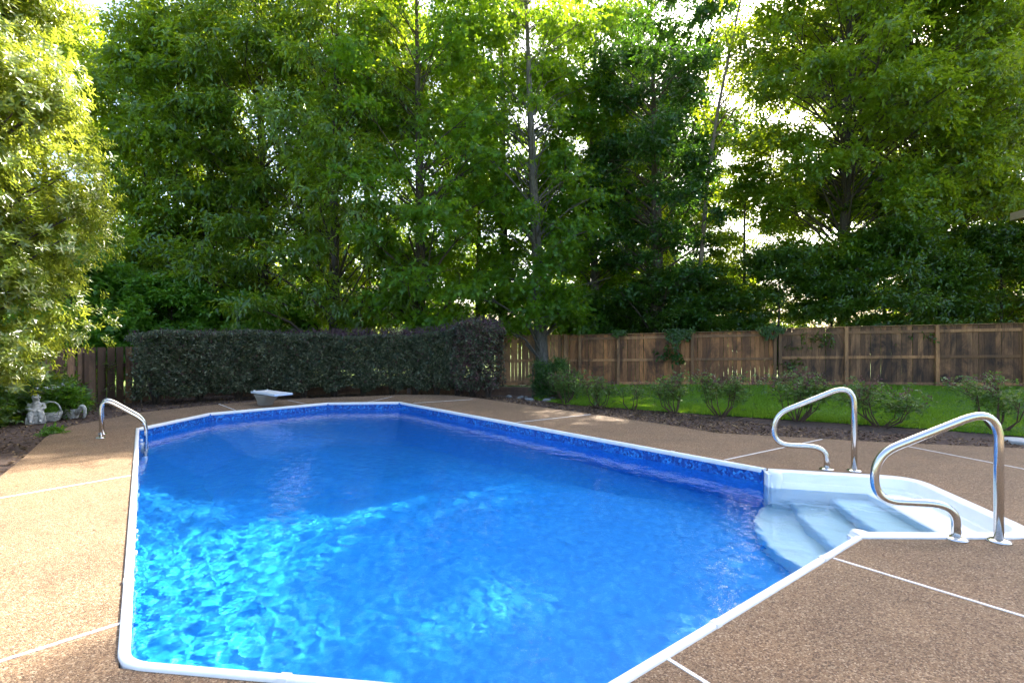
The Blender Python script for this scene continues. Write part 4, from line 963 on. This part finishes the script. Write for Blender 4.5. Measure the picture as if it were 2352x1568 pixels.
# ------------------------------------------------------------------ garden ornaments on the left bed
def remesh(o, vox=0.012):
    md = o.modifiers.new('remesh', 'REMESH'); md.mode = 'VOXEL'; md.voxel_size = vox; md.use_smooth_shade = True; return o
def figure(name, label, p, sc, rz, kneel):
    t_ = thing(name, label, 'statue', (p[0], p[1], GZ(p[0], p[1])+0.02), rz, 'stone figures by the left fence'); t_.scale = (sc,)*3
    b_ = MB()
    b_.lathe([(0.10, 0.10), (0.125, 0.14), (0.12, 0.20), (0.085, 0.28), (0.075, 0.335), (0.04, 0.36)], 16, (0, 0, 0), 1.05, 0.85)      # robe and torso
    b_.ell((0.02, 0, 0.405), (0.055, 0.052, 0.065)); b_.ell((0.0, 0, 0.43), (0.066, 0.062, 0.048)); b_.ell((0.06, 0, 0.425), (0.045, 0.045, 0.012)); b_.ell((0.075, 0, 0.395), (0.012, 0.011, 0.014))
    b_.tube([(0, 0, 0.33), (0.015, 0, 0.38)], [0.04, 0.035], 10)
    for s in (-1, 1):
        b_.tube([(0.0, s*0.075, 0.325), (0.04, s*0.105, 0.25), (0.11, s*0.045, 0.215)], [0.034, 0.030, 0.022], 10); b_.ell((0.125, s*0.03, 0.213), (0.026, 0.02, 0.02))
        b_.tube([(0.02, s*0.06, 0.15), (0.13, s*0.07, 0.155), (0.15, s*0.065, 0.10), (0.155, s*0.06, 0.05)], [0.052, 0.045, 0.036, 0.03], 10); b_.ell((0.18, s*0.06, 0.04), (0.045, 0.024, 0.022))
    remesh(b_.build('figure', M['stone'], t_))
    MB().box(-0.13, 0.16 if not kneel else 0.13, -0.125, 0.125, 0.0, 0.115, 0.012).build('plinth', M['stone'], t_); return t_
q1 = at(83, 972, -0.05); figure('stone_figure', 'grey stone seated child figure with a cap on a block', q1, 1.10, R(-50), False)
q2 = at(117, 958, -0.05); figure('stone_figure', 'grey stone kneeling figure behind the basket planter', (q2.x, q2.y+0.25), 0.95, R(-70), True)
# basket with a tall hoop handle
q = at(117, 968, -0.05); bk = thing('basket_planter', 'stone basket planter with a tall hoop handle', 'planter', (q.x, q.y, GZ(q.x, q.y)+0.02), 0.3)
b_ = MB(); b_.lathe([(0.11, 0.0), (0.135, 0.05), (0.155, 0.12), (0.17, 0.16), (0.172, 0.178), (0.150, 0.178), (0.14, 0.14), (0.0, 0.13)], 28); auto_smooth(b_.build('basket', M['stone'], bk), 40)
for z, r_ in ((0.03, 0.126), (0.065, 0.143), (0.10, 0.153), (0.135, 0.164)):
    MB().tube([(math.cos(2*math.pi*k/24)*r_, math.sin(2*math.pi*k/24)*r_, z+0.004*math.sin(k*3.1)) for k in range(25)], 0.009, 6, False).build('weave', M['stone'], bk, True)
MB().tube([(0.155*math.cos(math.pi*k/16), 0, 0.165+0.20*math.sin(math.pi*k/16)) for k in range(17)], 0.014, 10).build('handle', M['stone'], bk, True)
s_, f_ = low_shrub(101, 0.13, 0.12, 500, 0.07, 0.014, 'young', 14); pl = thing('potted_plant', 'small spiky green plant growing in the stone basket', 'plant', (q.x, q.y, GZ(q.x, q.y)+0.15)); obj('stems', s_, pl); obj('foliage', f_, pl)
# long planter with a curled swan neck end
q = at(158, 961, -0.05); lp = thing('swan_planter', 'stone trough planter with a curled neck end', 'planter', (q.x, q.y, GZ(q.x, q.y)+0.02), R(-12))
vs = []; n = 32; rows = [(0.0, 0.16, 0.09), (0.02, 0.17, 0.10), (0.14, 0.20, 0.115), (0.17, 0.225, 0.135), (0.185, 0.225, 0.135), (0.185, 0.19, 0.10), (0.14, 0.18, 0.09)]
for z, a, b in rows:
    for j in range(n):
        w = 2*math.pi*j/n; cx, sx = math.cos(w), math.sin(w); vs.append((math.copysign(abs(cx)**0.6, cx)*a, math.copysign(abs(sx)**0.6, sx)*b, z))
fs = [(i*n+j, i*n+(j+1) % n, (i+1)*n+(j+1) % n, (i+1)*n+j) for i in range(len(rows)-1) for j in range(n)]+[tuple(range((len(rows)-1)*n, len(rows)*n))]
auto_smooth(obj('trough', mesh('trough', vs, fs, M['stone']), lp), 40)
MB().tube(fillet([(0.19, 0, 0.10), (0.26, 0, 0.16), (0.30, 0, 0.255), (0.385, 0, 0.22), (0.40, 0, 0.10), (0.36, 0, 0.02)], [0.06, 0.06, 0.05, 0.05], 6), [0.045+(-0.022)*k/29 for k in range(38)], 10).build('neck', M['stone'], lp, True)
s_, f_ = low_shrub(103, 0.50, 0.26, 1500, 0.075, 0.042, 'young', 22); pl = thing('potted_plant', 'leafy green plant growing in the curled-neck trough', 'plant', (q.x, q.y, GZ(q.x, q.y)+0.17)); obj('stems', s_, pl); obj('foliage', f_, pl)
# bird bath
q = Vector((up(112, 9.95), 9.95)); bb = thing('bird_bath', 'shallow stone bird bath with a small bird on its rim', 'bird bath', (q.x, q.y, GZ(q.x, q.y)))
auto_smooth(MB().lathe([(0.17, 0), (0.17, 0.05), (0.09, 0.09), (0.065, 0.2), (0.06, 0.42), (0.085, 0.52)], 24).build('pedestal', M['stone'], bb), 40)
auto_smooth(MB().lathe([(0.08, 0.50), (0.20, 0.53), (0.29, 0.585), (0.305, 0.62), (0.285, 0.625), (0.22, 0.575), (0.0, 0.56)], 30).build('bowl', M['stone'], bb), 40)
b_ = MB(); b_.ell((0.285, 0, 0.665), (0.032, 0.022, 0.028)); b_.ell((0.265, 0, 0.70), (0.018, 0.017, 0.018)); b_.tube([(0.25, 0, 0.70), (0.235, 0, 0.697)], [0.007, 0.001], 6); b_.tube([(0.30, 0, 0.66), (0.345, 0, 0.645)], [0.018, 0.006], 6); b_.tube([(0.285, 0, 0.65), (0.285, 0, 0.61)], 0.008, 6)
remesh(b_.build('bird_ornament', M['stone'], bb), 0.005)
# shrubs around them
for i, (vx, Y, H, Rr, n, lab) in enumerate(((30, 9.6, 1.25, 0.85, 9000, 'green shrub to the left of the stone figures'), (95, 10.6, 1.15, 0.75, 7000, 'green shrub behind the bird bath'), (195, 12.2, 1.45, 0.55, 3500, 'feathery green shrub against the left fence'))):
    s_, f_ = low_shrub(110+i, H, Rr, n, 0.085 if i < 2 else 0.10, 0.045 if i < 2 else 0.018, 'laurel' if i < 2 else 'ash', 34); plant('garden_shrub', (s_, f_), lab, 'shrub', up(vx, Y), Y, 0, 1, 1, 'shrubs by the left fence', ('stems', 'foliage'))
s_, f_ = low_shrub(119, 0.14, 0.16, 420, 0.06, 0.03, 'young', 12); p = at(130, 1001, -0.04); plant('weed', (s_, f_), 'tiny bright green weed at the deck edge near the stone figures', 'weed', p.x-0.12, p.y+0.05, 0, 1, 1, None, ('stems', 'foliage'))
# pale lid at the right end of the bed
p = at(2345, 1011); MB_ = MB().lathe([(0.20, -0.05), (0.21, 0.03), (0.195, 0.045), (0.0, 0.05)], 28); o = MB_.build('utility_lid', M['lid'], None, False, (p.x, p.y, -0.03)); auto_smooth(o, 40); tag(o, 'pale round concrete lid in the mulch at the right edge', 'lid')
# pale stones at the hedge's tall end
stn = []
for i in range(14):
    x, y = rnd.uniform(-0.1, 1.25), rnd.uniform(13.2, 14.7); b_ = MB(); s = rnd.uniform(0.06, 0.13); b_.ell((0, 0, 0), (s, s*rnd.uniform(0.6, 0.9), s*0.5), 8, 6)
    b_.v = [(a+rnd.uniform(-1, 1)*s*0.12, b+rnd.uniform(-1, 1)*s*0.12, c_+rnd.uniform(-1, 1)*s*0.06) for a, b, c_ in b_.v]
    o = b_.build('garden_stone', M['rock'], None, True, (x, y, GZ(x, y)+0.03), (0, 0, rnd.random()*6)); tag(o, 'small grey stone in the heap at the foot of the hedge\'s tall end', 'stone', 'stones by the hedge end')

# ------------------------------------------------------------------ houses beyond
def house(name, label, x, y, w, d, h, roofh, wallm, rz=0.0, wins=()):
    t_ = thing(name, label, 'house', (x, y, -0.3), rz)
    MB().box(-w/2, w/2, -d/2, d/2, 0, h).build('wall', wallm, t_)
    e = 0.5; vs = [(-w/2-e, -d/2-e, h), (w/2+e, -d/2-e, h), (w/2+e, d/2+e, h), (-w/2-e, d/2+e, h), (-w/2+d/2, 0, h+roofh), (w/2-d/2, 0, h+roofh)]
    rf_ = obj('roof', mesh('roof', vs, [(0, 1, 5, 4), (1, 2, 5), (2, 3, 4, 5), (3, 0, 4), (3, 2, 1, 0)], M['shingle']), t_)
    for (x0, x1, y0, y1) in ((-w/2-e, w/2+e, -d/2-e-0.03, -d/2-e), (-w/2-e, w/2+e, d/2+e, d/2+e+0.03), (-w/2-e-0.03, -w/2-e, -d/2-e, d/2+e), (w/2+e, w/2+e+0.03, -d/2-e, d/2+e)):
        MB().box(x0, x1, y0, y1, h-0.22, h+0.03).build('fascia', M['fascia'] if wallm is M['brick'] else M['siding'], rf_)
    for wx in wins:
        fm = MB().box(wx-0.55, wx+0.55, -d/2-0.05, -d/2-0.002, 0.9, 2.3, 0.01).build('window', M['coping'], t_)
        for sx in (-1, 1):
            MB().box(wx+sx*0.25-0.2, wx+sx*0.25+0.2, -d/2-0.07, -d/2-0.052, 1.0, 2.2).build('pane', M['pane'], fm)
    return t_
house('pale_house', 'pale house glimpsed through the trees above the hedge', -10.5, 40.0, 15, 8, 3.6, 2.6, M['siding'], 0.05, (-4.5, -1.0, 3.0))
house('brick_house', 'brick house with a tan eave at the right edge beyond the fence', 22.55, 12.5, 10, 9, 6.1, 2.0, M['brick'], 0.0, ())
